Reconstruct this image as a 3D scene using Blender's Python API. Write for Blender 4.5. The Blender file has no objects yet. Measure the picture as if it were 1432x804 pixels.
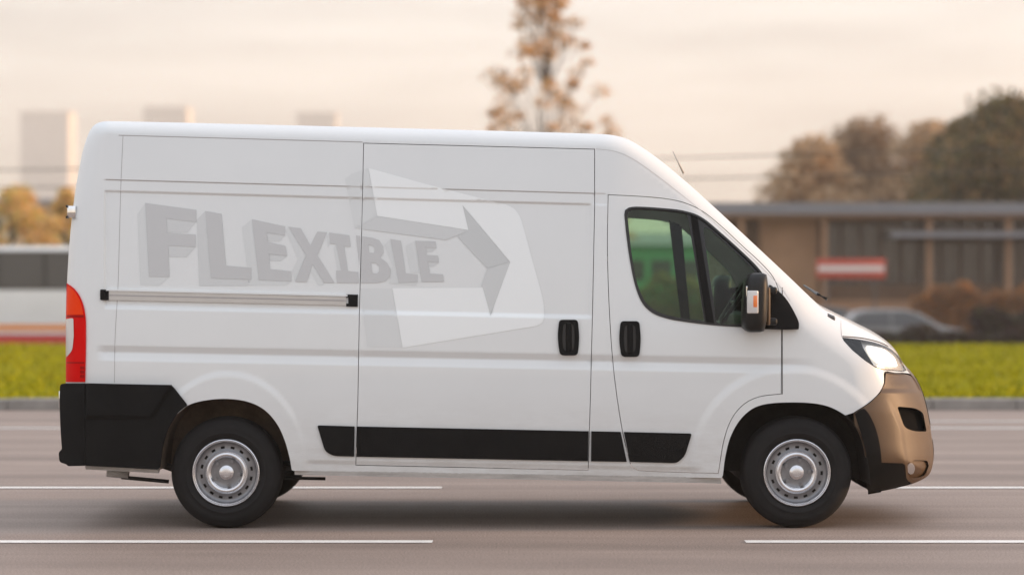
import bpy, bmesh, math, random
import numpy as np
from mathutils import Vector, Matrix
from mathutils.geometry import delaunay_2d_cdt
random.seed(7); np.random.seed(7)
SC = bpy.context.scene
COL = SC.collection
# ------------------------------------------------------------------ survey of the place
F = 3248.0; CX = 716.0; CY = 402.0; CAMH = 1.457; D0 = 14.0     # lens length in photo pixels, principal point, eye height, distance to van side
def P(px, py, y):
    """point on the line of sight (px,py) at world depth y (0 = the van's near side plane)"""
    k = (D0 + y) / F
    return ((px - CX) * k, y, CAMH - (py - CY) * k)
# ------------------------------------------------------------------ camera
cam = bpy.data.cameras.new('camera'); co = bpy.data.objects.new('camera', cam); COL.objects.link(co)
co.location = (0, -D0, CAMH); co.rotation_euler = (math.radians(90), 0, 0)
cam.sensor_width = 36; cam.lens = 36 * F / 1432; cam.clip_end = 6000; cam.clip_start = .1
cam.dof.use_dof = True; cam.dof.focus_distance = D0 + .15; cam.dof.aperture_fstop = 1.15
SC.camera = co
# ------------------------------------------------------------------ sky, sun, exposure
SUN_EL = math.radians(9); SUN_AZ = math.radians(3)      # azimuth from +X towards +Y
W = bpy.data.worlds.new('World'); SC.world = W; W.use_nodes = True
nt = W.node_tree; nt.nodes.clear()
def N(t, **k):
    n = nt.nodes.new(t)
    for a, b in k.items(): setattr(n, a, b)
    return n
out = N('ShaderNodeOutputWorld'); bg = N('ShaderNodeBackground'); bg.inputs[1].default_value = .1
sky = N('ShaderNodeTexSky', sky_type='NISHITA'); sky.sun_disc = False
sky.sun_elevation = SUN_EL; sky.sun_rotation = math.radians(90) - SUN_AZ
sky.air_density = 1.2; sky.dust_density = 3; sky.ozone_density = 1
tc = N('ShaderNodeTexCoord'); sep = N('ShaderNodeSeparateXYZ'); nt.links.new(tc.outputs['Generated'], sep.inputs[0])
ramp = N('ShaderNodeValToRGB')                 # thin evening overcast: warm at the horizon, cooler and brighter overhead
cr = ramp.color_ramp
cr.elements[0].position = 0.0; cr.elements[0].color = (.93, .75, .58, 1)
cr.elements[1].position = 1.0; cr.elements[1].color = (.94, 1.02, 1.16, 1)
for p_, c_ in ((.05, (.94, .83, .71, 1)), (.13, (.90, .84, .78, 1)), (.30, (.90, .93, 1.0, 1))):
    e = cr.elements.new(p_); e.color = c_
nt.links.new(sep.outputs[2], ramp.inputs[0])
gain = N('ShaderNodeMapRange'); gain.inputs[1].default_value = .08; gain.inputs[2].default_value = .8
gain.inputs[3].default_value = 13.0; gain.inputs[4].default_value = 12.6
nt.links.new(sep.outputs[2], gain.inputs[0])
mp = N('ShaderNodeMapping'); mp.inputs['Scale'].default_value = (3, 3, 22); mp.inputs['Rotation'].default_value = (0, math.radians(-4), 0)
nt.links.new(tc.outputs['Generated'], mp.inputs[0])
no = N('ShaderNodeTexNoise'); no.inputs['Scale'].default_value = 2.2; no.inputs['Detail'].default_value = 5; nt.links.new(mp.outputs[0], no.inputs['Vector'])
nr = N('ShaderNodeMapRange'); nr.inputs[1].default_value = .3; nr.inputs[2].default_value = .7; nr.inputs[3].default_value = .87; nr.inputs[4].default_value = 1.16
nt.links.new(no.outputs[0], nr.inputs[0])
mul = N('ShaderNodeMath', operation='MULTIPLY'); nt.links.new(gain.outputs[0], mul.inputs[0]); nt.links.new(nr.outputs[0], mul.inputs[1])
vs = N('ShaderNodeVectorMath', operation='SCALE'); nt.links.new(ramp.outputs[0], vs.inputs[0]); nt.links.new(mul.outputs[0], vs.inputs['Scale'])
mx = N('ShaderNodeMix', data_type='RGBA'); mx.inputs[0].default_value = .88
nt.links.new(sky.outputs[0], mx.inputs[6]); nt.links.new(vs.outputs[0], mx.inputs[7])
nt.links.new(mx.outputs[2], bg.inputs[0]); nt.links.new(bg.outputs[0], out.inputs[0])
sl = bpy.data.lights.new('sun', 'SUN'); so = bpy.data.objects.new('sun', sl); COL.objects.link(so)
sl.energy = 4.6; sl.angle = math.radians(2.5); sl.color = (1.0, .61, .33)
sd = Vector((math.cos(SUN_EL) * math.cos(SUN_AZ), math.cos(SUN_EL) * math.sin(SUN_AZ), math.sin(SUN_EL)))
so.rotation_euler = sd.to_track_quat('Z', 'Y').to_euler(); so.location = (30, 0, 20)
SC.view_settings.view_transform = 'Standard'; SC.view_settings.look = 'None'
SC.view_settings.exposure = 0; SC.view_settings.gamma = 1
SC.cycles.max_bounces = 8; SC.cycles.transparent_max_bounces = 16
# ------------------------------------------------------------------ materials
MATS = {}
def mat(name, col, rough=.6, metal=0., var=0., vscale=3., bump=0., bscale=60., coat=0., spec=.5, emit=None, estr=0, stretch=None, col2=None):
    m = bpy.data.materials.new(name); m.use_nodes = True; MATS[name] = m
    t = m.node_tree; b = t.nodes['Principled BSDF']
    b.inputs['Base Color'].default_value = (*col, 1); b.inputs['Roughness'].default_value = rough
    b.inputs['Metallic'].default_value = metal; b.inputs['Coat Weight'].default_value = coat
    b.inputs['Coat Roughness'].default_value = .06
    b.inputs['Specular IOR Level'].default_value = spec
    if emit: b.inputs['Emission Color'].default_value = (*emit, 1); b.inputs['Emission Strength'].default_value = estr
    if var or bump:
        c = t.nodes.new('ShaderNodeTexCoord'); mpn = t.nodes.new('ShaderNodeMapping'); t.links.new(c.outputs['Object'], mpn.inputs[0])
        if stretch: mpn.inputs['Scale'].default_value = stretch
    if var:
        n = t.nodes.new('ShaderNodeTexNoise'); n.inputs['Scale'].default_value = vscale; n.inputs['Detail'].default_value = 6; n.inputs['Roughness'].default_value = .65
        t.links.new(mpn.outputs[0], n.inputs['Vector'])
        r = t.nodes.new('ShaderNodeValToRGB'); r.color_ramp.elements[0].position = .3; r.color_ramp.elements[1].position = .7
        c2 = col2 or tuple(min(1, x * (1 + var)) for x in col)
        c1 = tuple(x * (1 - var) for x in col)
        r.color_ramp.elements[0].color = (*c1, 1); r.color_ramp.elements[1].color = (*c2, 1)
        t.links.new(n.outputs[0], r.inputs[0]); t.links.new(r.outputs[0], b.inputs['Base Color'])
    if bump:
        n = t.nodes.new('ShaderNodeTexNoise'); n.inputs['Scale'].default_value = bscale; n.inputs['Detail'].default_value = 4
        t.links.new(mpn.outputs[0], n.inputs['Vector'])
        bp = t.nodes.new('ShaderNodeBump'); bp.inputs['Strength'].default_value = bump; bp.inputs['Distance'].default_value = .01
        t.links.new(n.outputs[0], bp.inputs['Height']); t.links.new(bp.outputs[0], b.inputs['Normal'])
    return m
def glass(name, tint, gloss=1.0, rough=.0):
    m = bpy.data.materials.new(name); m.use_nodes = True; MATS[name] = m
    t = m.node_tree; t.nodes.clear()
    o = t.nodes.new('ShaderNodeOutputMaterial'); tr = t.nodes.new('ShaderNodeBsdfTransparent'); tr.inputs[0].default_value = (*tint, 1)
    g = t.nodes.new('ShaderNodeBsdfGlossy'); g.inputs['Roughness'].default_value = rough
    fr = t.nodes.new('ShaderNodeFresnel'); fr.inputs[0].default_value = 1.5
    ml = t.nodes.new('ShaderNodeMath'); ml.operation = 'MULTIPLY'; ml.inputs[1].default_value = gloss; ml.use_clamp = True
    x = t.nodes.new('ShaderNodeMixShader')
    t.links.new(fr.outputs[0], ml.inputs[0]); t.links.new(ml.outputs[0], x.inputs[0]); t.links.new(tr.outputs[0], x.inputs[1]); t.links.new(g.outputs[0], x.inputs[2])
    t.links.new(x.outputs[0], o.inputs[0]); return m
WHITE = mat('white_paint', (.72, .738, .740), .32, coat=.6, var=.018, vscale=1.7)
def grime(m):
    t = m.node_tree; b = t.nodes['Principled BSDF']; src = b.inputs['Base Color'].links[0].from_socket
    c = t.nodes.new('ShaderNodeTexCoord'); s_ = t.nodes.new('ShaderNodeSeparateXYZ'); t.links.new(c.outputs['Object'], s_.inputs[0])
    r = t.nodes.new('ShaderNodeMapRange'); r.inputs[1].default_value = .85; r.inputs[2].default_value = .33; r.inputs[3].default_value = 0; r.inputs[4].default_value = .55
    t.links.new(s_.outputs[2], r.inputs[0]); n = t.nodes.new('ShaderNodeTexNoise'); n.inputs['Scale'].default_value = 5; n.inputs['Detail'].default_value = 9; n.inputs['Roughness'].default_value = .75
    mp_ = t.nodes.new('ShaderNodeMapping'); mp_.inputs['Scale'].default_value = (.5, 1, 1.6); t.links.new(c.outputs['Object'], mp_.inputs[0]); t.links.new(mp_.outputs[0], n.inputs['Vector'])
    k = t.nodes.new('ShaderNodeMapRange'); k.inputs[1].default_value = .35; k.inputs[2].default_value = .75; t.links.new(n.outputs[0], k.inputs[0])
    ml = t.nodes.new('ShaderNodeMath'); ml.operation = 'MULTIPLY'; t.links.new(r.outputs[0], ml.inputs[0]); t.links.new(k.outputs[0], ml.inputs[1])
    x = t.nodes.new('ShaderNodeMix'); x.data_type = 'RGBA'; t.links.new(ml.outputs[0], x.inputs[0]); t.links.new(src, x.inputs[6]); x.inputs[7].default_value = (.40, .36, .32, 1); t.links.new(x.outputs[2], b.inputs['Base Color'])
    n2 = t.nodes.new('ShaderNodeTexNoise'); n2.inputs['Scale'].default_value = 1.1; n2.inputs['Detail'].default_value = 1; t.links.new(c.outputs['Object'], n2.inputs['Vector'])
    bp = t.nodes.new('ShaderNodeBump'); bp.inputs['Strength'].default_value = .35; bp.inputs['Distance'].default_value = .012; t.links.new(n2.outputs[0], bp.inputs['Height']); t.links.new(bp.outputs[0], b.inputs['Normal'])
grime(WHITE)
BLACKP = mat('black_plastic', (.006, .006, .0065), .5, spec=.12, col2=(.009, .009, .009), bump=.25, bscale=300, var=.15, vscale=5)
MIRP = mat('mirror_plastic', (.012, .0115, .011), .42, spec=.3, bump=.15, bscale=300)
BUMPERP = mat('bumper_plastic_sunlit', (.100, .058, .029), .46, bump=.12, bscale=350, var=.12, vscale=4)  # dark plastic; the warm brown base holds the golden sun glow
TRIM = mat('window_trim', (.012, .012, .013), .35)
RUB = mat('tyre_rubber', (.012, .011, .011), .75, spec=.25, bump=.2, bscale=120, var=.2, vscale=6)
STEEL = mat('wheel_steel', (.68, .68, .70), .24, metal=.9, var=.1, vscale=14)
STEELD = mat('wheel_steel_dull', (.20, .20, .21), .34, metal=.6, var=.15, vscale=18)
VOID = mat('opening_shade', (.008, .008, .008), .95, spec=.05)  # matte black puts the shade of intake and gaps into the colour
ALU = mat('rail_aluminium', (.50, .48, .46), .38, metal=.7, var=.06, vscale=8, stretch=(1, 10, 10))
DARK = mat('underbody_dark', (.02, .018, .016), .85, var=.4, vscale=7)
LINER = mat('arch_liner_dusty_lit', (.17, .125, .09), .9, var=.35, vscale=6, bump=.5, bscale=30)  # dusty brown, raised so the light in the rear arch is in the colour
LINERD = mat('arch_liner_dark', (.022, .02, .018), .9, var=.3, vscale=8, bump=.6, bscale=40)
SILLM = mat('sill_dusty_metal', (.42, .40, .38), .55, var=.2, vscale=9, stretch=(1, 4, 6))
SEAT = mat('seat_fabric', (.05, .052, .055), .9, bump=.3, bscale=200)
DASH = mat('dashboard_plastic', (.045, .045, .047), .6)
CABIN = mat('cabin_lining', (.25, .25, .26), .85)
WINGLASS = glass('window_glass', (.60, .78, .64), .8)  # green tint stands for grass reflected in the cab glass
SCREEN = glass('windscreen_glass', (.75, .82, .78), 1.3)
LENS = glass('lamp_lens', (.95, .95, .95), 1.0)
REDL = mat('tail_lamp_red', (.66, .003, .002), .3, spec=.08)
REDD = mat('tail_lamp_dark_red', (.35, .002, .002), .3, spec=.1)
ORL = mat('tail_lamp_orange_red', (.85, .05, .004), .3, spec=.08)
CLEARL = mat('tail_lamp_clear', (.62, .60, .58), .1, coat=.8)
AMBER = mat('indicator_amber', (.85, .22, .05), .2, coat=.6)
CHROME = mat('chrome', (.8, .8, .8), .12, metal=1)
LAMPON = mat('headlamp_glow', (1, 1, 1), .3, emit=(1, .93, .82), estr=.9)
LAMPREF = mat('headlamp_reflector', (.85, .83, .80), .22, metal=.5)
PLET = mat('print_grey', (0.535, 0.541, 0.545), .38, coat=.4)
PSIDE = mat('print_light_grey', (0.650, 0.670, 0.671), .38, coat=.4)
PUND = mat('print_mid_grey', (0.610, 0.625, 0.627), .38, coat=.4)
PARW = mat('print_white', (0.840, 0.865, 0.866), .38, coat=.4)
PAR2 = mat('print_arrow_grey', (0.560, 0.577, 0.579), .38, coat=.4)
# ------------------------------------------------------------------ object helpers
def link(name, me, m=None, parent=None, smooth=True):
    o = bpy.data.objects.new(name, me); COL.objects.link(o)
    if m is not None and not me.materials: me.materials.append(m)
    if parent is not None: o.parent = parent
    return o
def tag(o, label=None, cat=None, group=None, kind=None):
    if label: o['label'] = label
    if cat: o['category'] = cat
    if group: o['group'] = group
    if kind: o['kind'] = kind
    return o
def empty(name, loc=(0, 0, 0), **k):
    o = bpy.data.objects.new(name, None); COL.objects.link(o); o.location = loc; o.empty_display_size = .2
    return tag(o, **k)
def pydata(name, v, f, m=None, parent=None, smooth=True, loc=None):
    me = bpy.data.meshes.new(name); me.from_pydata([tuple(a) for a in v], [], [tuple(a) for a in f]); me.update()
    if smooth: me.shade_smooth()
    o = link(name, me, m, parent)
    if loc: o.location = loc
    return o
def bmobj(name, bm, m, parent=None, smooth=False, bevel=0, seg=2):
    if bevel:
        bmesh.ops.bevel(bm, geom=bm.edges[:], offset=bevel, segments=seg, affect='EDGES', profile=.5)
    bmesh.ops.recalc_face_normals(bm, faces=bm.faces)
    me = bpy.data.meshes.new(name); bm.to_mesh(me); bm.free()
    if smooth:
        me.shade_smooth()
        try: me.set_sharp_from_angle(angle=math.radians(38))
        except Exception: pass
    return link(name, me, m, parent)
def boxbm(bm, x0, x1, y0, y1, z0, z1):
    vs_ = [bm.verts.new((x, y, z)) for x in (x0, x1) for y in (y0, y1) for z in (z0, z1)]
    for a in ((0, 1, 3, 2), (4, 6, 7, 5), (0, 4, 5, 1), (2, 3, 7, 6), (0, 2, 6, 4), (1, 5, 7, 3)):
        bm.faces.new([vs_[i] for i in a])
    return vs_
def box(name, x0, x1, y0, y1, z0, z1, m, parent=None, bevel=0, seg=2):
    bm = bmesh.new(); boxbm(bm, x0, x1, y0, y1, z0, z1)
    return bmobj(name, bm, m, parent, smooth=bevel > 0, bevel=bevel, seg=seg)
def tube(name, pts, rad, m, parent=None, n=10, closed=False):
    pts = [Vector(p) for p in pts]; rs = rad if isinstance(rad, (list, tuple)) else [rad] * len(pts)
    v = []; f = []; L = len(pts)
    for i, p in enumerate(pts):
        if closed: t = pts[(i + 1) % L] - pts[i - 1]
        else: t = pts[min(i + 1, L - 1)] - pts[max(i - 1, 0)]
        t.normalize(); a = t.orthogonal() if abs(t.y) > .9 else t.cross(Vector((0, 1, 0))); a.normalize(); b = t.cross(a)
        for k in range(n):
            w = 2 * math.pi * k / n; v.append(p + (a * math.cos(w) + b * math.sin(w)) * rs[i])
    R_ = L if closed else L - 1
    for i in range(R_):
        for k in range(n):
            j = (i + 1) % L
            f.append((i * n + k, i * n + (k + 1) % n, j * n + (k + 1) % n, j * n + k))
    if not closed: f.append(tuple(range(n))[::-1]); f.append(tuple((L - 1) * n + k for k in range(n)))
    return pydata(name, v, f, m, parent)
def lathe(name, prof, m, parent=None, n=72, skip=None, loc=(0, 0, 0), axis='y', sharp=35):
    v = []; f = []
    for (r, h) in prof:
        for k in range(n):
            w = 2 * math.pi * k / n
            v.append((r * math.cos(w), h, r * math.sin(w)) if axis == 'y' else (r * math.cos(w), r * math.sin(w), h))
    for i in range(len(prof) - 1):
        for k in range(n):
            if skip and skip(i, k): continue
            q = (i * n + k, i * n + (k + 1) % n, (i + 1) * n + (k + 1) % n, (i + 1) * n + k)
            f.append(q if axis != 'y' else q[::-1])
    o = pydata(name, v, f, m, parent)
    try: o.data.set_sharp_from_angle(angle=math.radians(sharp))
    except Exception: pass
    o.location = loc
    return o
def catmull(pts, step=4.):
    pts = [np.array(p, float) for p in pts]; res = []
    for i in range(len(pts) - 1):
        p0 = pts[max(i - 1, 0)]; p1 = pts[i]; p2 = pts[i + 1]; p3 = pts[min(i + 2, len(pts) - 1)]
        d = np.linalg.norm((p2 - p1)[:2]); n = max(1, int(d / step))
        # centripetal-ish tension: damp tangents by segment length
        d0 = max(np.linalg.norm((p1 - p0)[:2]), 1e-6); d2 = max(np.linalg.norm((p3 - p2)[:2]), 1e-6)
        m1 = (p2 - p0) * d / (d + d0) if i > 0 else (p2 - p1)
        m2 = (p3 - p1) * d / (d + d2) if i < len(pts) - 2 else (p2 - p1)
        for k in range(n):
            t = k / n; t2 = t * t; t3 = t2 * t
            res.append((2 * t3 - 3 * t2 + 1) * p1 + (t3 - 2 * t2 + t) * m1 + (-2 * t3 + 3 * t2) * p2 + (t3 - t2) * m2)
    res.append(pts[-1]); return np.array(res)
# ------------------------------------------------------------------ the van's side as one shaped surface
# silhouette stations: photo x, photo y, width of the rounding (px), depth of the rounding (m), bulge across (m)
SIL = [(92, 700, 26, .10, .02), (92, 535, 30, .11, .02), (92, 450, 30, .11, .02), (94, 390, 30, .11, .02), (98, 330, 30, .11, .02), (105, 270, 30, .11, .02), (115, 215, 28, .11, .02),
       (123, 189, 24, .11, .02), (131, 176, 22, .11, .02), (143, 170.5, 20, .12, .02), (165, 170, 20, .12, .03), (300, 173, 20, .12, .03), (500, 178, 20, .12, .03),
       (700, 183.5, 20, .12, .03), (830, 187.5, 20, .12, .03), (858, 189.5, 21, .12, .03), (882, 197, 22, .12, .03), (920, 222, 24, .12, .04), (960, 255, 26, .12, .05), (1000, 291, 28, .13, .05),
       (1040, 328, 30, .13, .05), (1100, 384, 34, .15, .05), (1130, 413, 38, .18, .06), (1150, 431, 44, .22, .06), (1170, 442, 48, .26, .06), (1200, 457, 54, .32, .06), (1232, 474, 62, .38, .06),
       (1252, 492, 70, .44, .07), (1266, 515, 80, .50, .07), (1279, 530, 88, .52, .07), (1289, 550, 94, .55, .07), (1297, 580, 98, .55, .07), (1302, 610, 98, .55, .07), (1305, 640, 96, .55, .07),
       (1300, 662, 90, .50, .06), (1284, 673, 84, .42, .05), (1262, 680, 76, .34, .04), (1225, 688, 60, .22, .02), (1195, 693, 40, .12, .0), (1192, 700, 30, .1, .0)]
S = catmull(SIL, 4.)
Sseg = S[::1]
def smooth(a, b, x):
    t = np.clip((x - a) / (b - a), 0, 1); return t * t * (3 - 2 * t)
def nearest(px, py):
    """u = distance to the silhouette over rounding width, r = rounding depth; chunked"""
    px = np.atleast_1d(np.asarray(px, float)); py = np.atleast_1d(np.asarray(py, float))
    U = np.empty(len(px)); R = np.empty(len(px)); GX = np.empty(len(px)); GY = np.empty(len(px)); DD = np.empty(len(px))
    A = S[:-1, :2]; B = S[1:, :2]; AB = B - A; L2 = (AB ** 2).sum(1) + 1e-9
    for s in range(0, len(px), 4000):
        p = np.stack([px[s:s + 4000], py[s:s + 4000]], 1)
        t = np.clip(((p[:, None, :] - A[None]) * AB[None]).sum(2) / L2[None], 0, 1)
        q = A[None] + t[..., None] * AB[None]
        d = np.sqrt(((p[:, None, :] - q) ** 2).sum(2))
        w = S[:-1, 2][None] * (1 - t) + S[1:, 2][None] * t
        r = S[:-1, 3][None] * (1 - t) + S[1:, 3][None] * t
        u = d / w; i = u.argmin(1); a = np.arange(len(p))
        um = u[a, i]
        wt = np.exp(-(u - um[:, None]) * 10); wt /= wt.sum(1)[:, None]
        us = (wt * u).sum(1); tt = np.clip((um - .12) / .4, 0, 1); tt = tt * tt * (3 - 2 * tt); um = um + (us - um) * tt
        U[s:s + 4000] = um; R[s:s + 4000] = (wt * r).sum(1); DD[s:s + 4000] = d[a, i]
        g = p - q[a, i]; gl = np.maximum(np.sqrt((g ** 2).sum(1)), 1e-6)
        sn = np.stack([-AB[i, 1], AB[i, 0]], 1) / np.sqrt(L2[i])[:, None]; on = (gl < .6)[:, None]
        g = np.where(on, sn, g / gl[:, None]); GX[s:s + 4000] = g[:, 0]; GY[s:s + 4000] = g[:, 1]
    return U, R, DD, GX, GY
def vrow(px, py):
    s = .028 - .009 * np.clip((py - 270) / 220, 0, 1)
    return py - s * (px - 148)
def base(px, py, feat=True):
    px = np.asarray(px, float); py = np.asarray(py, float)
    y = .125 * np.clip((530 - py) / 340, 0, 2) ** 1.7 + .035 * np.clip((py - 540) / 130, 0, 2) ** 2
    y = y + .07 * np.clip((px - 860) / 400, 0, 2) ** 2 + .02 * np.clip((200 - px) / 110, 0, 2) ** 2
    y = y + .05 * smooth(840, 1000, px) * np.clip((460 - py) / 200, 0, 1) ** 1.2
    if not feat: return y
    v = vrow(px, py)
    inx = smooth(144.5, 149, px) * (1 - smooth(820, 832, px))
    y = y + .013 * smooth(265.5, 269.5, v) * (1 - smooth(425, 433, v)) * inx                 # blank window recess
    y = y + .004 * smooth(250.5, 252.5, v) * (1 - smooth(265.5, 269.5, v)) * smooth(142, 150, px) * (1 - smooth(846, 852, px))
    g = np.clip((v - 482.5) / 9, 0, 1) * (1 - np.clip((v - 493) / 11, 0, 1))
    y = y + .016 * g * smooth(132, 150, px) * (1 - smooth(1060, 1150, px))                # waist groove
    e = np.sqrt(((px - 318) / 112) ** 2 + ((py - 652) / 133) ** 2)
    y = y - .008 * (1 - smooth(.93, 1.02, e)) * (1 - smooth(640, 670, py) * .3)
    e2 = np.sqrt(((px - 1105) / 140) ** 2 + ((py - 652) / 140) ** 2)
    y = y - .009 * (1 - smooth(.93, 1.03, e2))
    e3 = np.sqrt(((px - 975) / 140) ** 4 + ((py - 372) / 98) ** 4)                          # window pocket
    y = y + .0015 * np.clip(1 - e3, 0, 1)
    # lower side: shallow tuck above the sill
    y = y + .012 * smooth(636, 644, v) * smooth(420, 440, px) * (1 - smooth(960, 990, px))
    return y
def side_y(px, py, feat=True):
    U, R, DD, GX, GY = nearest(px, py)
    u = np.clip(U, .012, 1)
    return base(px, py, feat) + R * (1 - np.sqrt(np.clip(1 - (1 - u) ** 2, 0, 1)))
def surf(px, py, off=0., feat=True, fn=None):
    px = np.asarray(px, float); py = np.asarray(py, float)
    y = (fn or side_y)(px, py, feat) - off
    k = (D0 + y) / F
    return np.stack([(px - CX) * k, y, CAMH - (py - CY) * k], -1)
def normals(px, py, feat=True, fn=None):
    U, R, DD, GX, GY = nearest(px, py)
    push = np.clip(1.3 - DD, 0, 1.3)
    qx = px + GX * push; qy = py + GY * push; e = .6
    a = surf(qx + e, qy, 0, feat, fn) - surf(qx - e, qy, 0, feat, fn); b = surf(qx, qy + e, 0, feat, fn) - surf(qx, qy - e, 0, feat, fn)
    n = np.cross(a, b); n /= np.linalg.norm(n, axis=1)[:, None] + 1e-12
    w_ = surf(qx, qy, 0, feat, fn) - np.array([0, -D0, CAMH]); n[(n * w_).sum(1) > 0] *= -1
    return n
def inside(px, py, poly):
    c = np.zeros(len(px), bool); n = len(poly)
    for i in range(n):
        x1, y1 = poly[i][:2]; x2, y2 = poly[(i + 1) % n][:2]
        if y1 == y2: continue
        c ^= ((y1 > py) != (y2 > py)) & (px < (x2 - x1) * (py - y1) / (y2 - y1) + x1)
    return c
def densify(poly, step=5.):
    r = []
    n = len(poly)
    for i in range(n):
        a = np.array(poly[i][:2], float); b = np.array(poly[(i + 1) % n][:2], float)
        k = max(1, int(np.ceil(np.linalg.norm(b - a) / step)))
        for j in range(k): r.append(a + (b - a) * j / k)
    return np.array(r)
def polydist(px, py, poly):
    A = poly; B = np.roll(poly, -1, 0); AB = B - A; L2 = (AB ** 2).sum(1) + 1e-9; o = np.empty(len(px))
    for s in range(0, len(px), 4000):
        p = np.stack([px[s:s + 4000], py[s:s + 4000]], 1)
        t = np.clip(((p[:, None] - A[None]) * AB[None]).sum(2) / L2[None], 0, 1)
        q = A[None] + t[..., None] * AB[None]; o[s:s + 4000] = np.sqrt(((p[:, None] - q) ** 2).sum(2)).min(1)
    return o
def offset_poly(poly, d):
    """inward offset by d px (positive shrinks)"""
    p = np.array([q[:2] for q in poly], float); n = len(p)
    area = .5 * np.sum(p[:, 0] * np.roll(p[:, 1], -1) - np.roll(p[:, 0], -1) * p[:, 1]); sg = 1 if area > 0 else -1
    r = []
    for i in range(n):
        a = p[i] - p[i - 1]; b = p[(i + 1) % n] - p[i]; a = a / (np.linalg.norm(a) + 1e-9); b = b / (np.linalg.norm(b) + 1e-9)
        na = np.array([-a[1], a[0]]) * sg; nb = np.array([-b[1], b[0]]) * sg; m = na + nb; L = np.linalg.norm(m)
        m = m / L if L > 1e-6 else na
        c = max(.4, float(m @ na)); r.append(p[i] + m * d / c)
    return [tuple(q) for q in r]
ROWS = np.unique(np.concatenate([np.arange(160, 700, 7.), np.arange(247, 273, 1.), np.arange(423, 436, 1.4), np.arange(478, 510, 2.0), np.arange(633, 648, 2.), np.arange(506, 660, 3.5)]))
COLS = np.unique(np.concatenate([np.arange(80, 1320, 9.), np.arange(140, 153, 1.), np.arange(816, 836, 2.5), np.arange(215, 440, 4.), np.arange(960, 1255, 4.)]))
gxx, gvv = np.meshgrid(COLS, ROWS); gxx = gxx.ravel(); gvv = gvv.ravel()
gyy = gvv + (.028 - .009 * np.clip((gvv - 270) / 220, 0, 1)) * (gxx - 148)
_fr = [np.stack([gxx, gyy], 1)]
_U, _R, _D, _, _ = nearest(gxx, gyy)
_fr = [_fr[0][_U > .32]]
# rings of points following the silhouette where the surface turns away
_t = np.gradient(S[:, :2], axis=0); _t /= np.linalg.norm(_t, axis=1)[:, None] + 1e-9
_n = np.stack([-_t[:, 1], _t[:, 0]], 1)
for u in (.004, .012, .025, .045, .07, .10, .14, .19, .24, .30):
    q = S[:, :2] + _n * (S[:, 2] * u)[:, None]
    _fr.append(q[::1 if u > .05 else 1])
GRID = np.concatenate(_fr)
_c = np.arange(80, 1320, 16.); _r = np.arange(160, 700, 14.)
_gx, _gy = np.meshgrid(_c, _r); CGRID = np.stack([_gx.ravel(), _gy.ravel()], 1)
_U, *_ = nearest(CGRID[:, 0], CGRID[:, 1]); CGRID = CGRID[_U > .35]
for u in (.01, .05, .14, .25): CGRID = np.concatenate([CGRID, (S[:, :2] + _n * (S[:, 2] * u)[:, None])[::3]])
def panel_data(outline, holes=(), off=0., skirt=.022, feat=True, grid=None, mirror=False, step=5., fn=None, mask=None):
    grid = GRID if grid is None else grid
    o = densify(outline, step); hs = [densify(h, step) for h in holes]
    x0, y0 = o.min(0); x1, y1 = o.max(0)
    g = grid[(grid[:, 0] > x0) & (grid[:, 0] < x1) & (grid[:, 1] > y0) & (grid[:, 1] < y1)]
    if len(g):
        k = inside(g[:, 0], g[:, 1], o)
        for h in hs: k &= ~inside(g[:, 0], g[:, 1], h)
        g = g[k]
    for h in [o] + hs:
        if len(g): g = g[polydist(g[:, 0], g[:, 1], h) > 1.0]
    pts = [Vector((float(a), float(b))) for a, b in o]; edges = [(i, (i + 1) % len(o)) for i in range(len(o))]
    for h in hs:
        b0 = len(pts); pts += [Vector((float(a), float(b))) for a, b in h]; edges += [(b0 + i, b0 + (i + 1) % len(h)) for i in range(len(h))]
    pts += [Vector((float(a), float(b))) for a, b in g]
    r = delaunay_2d_cdt(pts, edges, [], 0, 1e-4)
    vv = np.array([(a.x, a.y) for a in r[0]]); ff = np.array([f for f in r[2]])
    c = vv[ff].mean(1); k = inside(c[:, 0], c[:, 1], o)
    for h in hs: k &= ~inside(c[:, 0], c[:, 1], h)
    ff = ff[k]
    v3 = surf(vv[:, 0], vv[:, 1], off, feat, fn); nn = normals(vv[:, 0], vv[:, 1], feat, fn)
    # orient to -Y
    a = vv[ff[:, 0]]; b = vv[ff[:, 1]] - a; cc = vv[ff[:, 2]] - a; fl = (b[:, 0] * cc[:, 1] - b[:, 1] * cc[:, 0]) > 0
    ff[fl] = ff[fl][:, ::-1]
    V = v3.tolist(); Fc = [tuple(int(i) for i in t) for t in ff]; NN = nn.tolist()
    if skirt:
        cnt = {}
        for t in Fc:
            for i in range(3):
                e = (t[i], t[(i + 1) % 3]); cnt[e] = 1
        bd = [e for e in cnt if (e[1], e[0]) not in cnt]
        U, *_ = nearest(vv[:, 0], vv[:, 1])
        bd = [e for e in bd if not (U[e[0]] < .012 and U[e[1]] < .012)]
        idx = {}
        for (i, j) in bd:
            for q, nd in ((i, None), (j, None)):
                if q not in idx:
                    idx[q] = (len(V), len(V) + 1)
                    V.append(list(V[q])); p = list(V[q]); p[1] += skirt; V.append(p)
            d = np.array(V[j]) - np.array(V[i]); nrm = np.cross([0, 1, 0], d); L = np.linalg.norm(nrm)
            Fc.append((idx[j][0], idx[i][0], idx[i][1], idx[j][1]))
        NN = NN + [[0, 0, 0]] * (len(V) - len(NN))
    V = np.array(V); NN = np.array(NN)
    if mirror:
        V[:, 1] = 2.05 - V[:, 1]; NN[:, 1] *= -1; Fc = [t[::-1] for t in Fc]
    return V, Fc, NN
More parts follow.
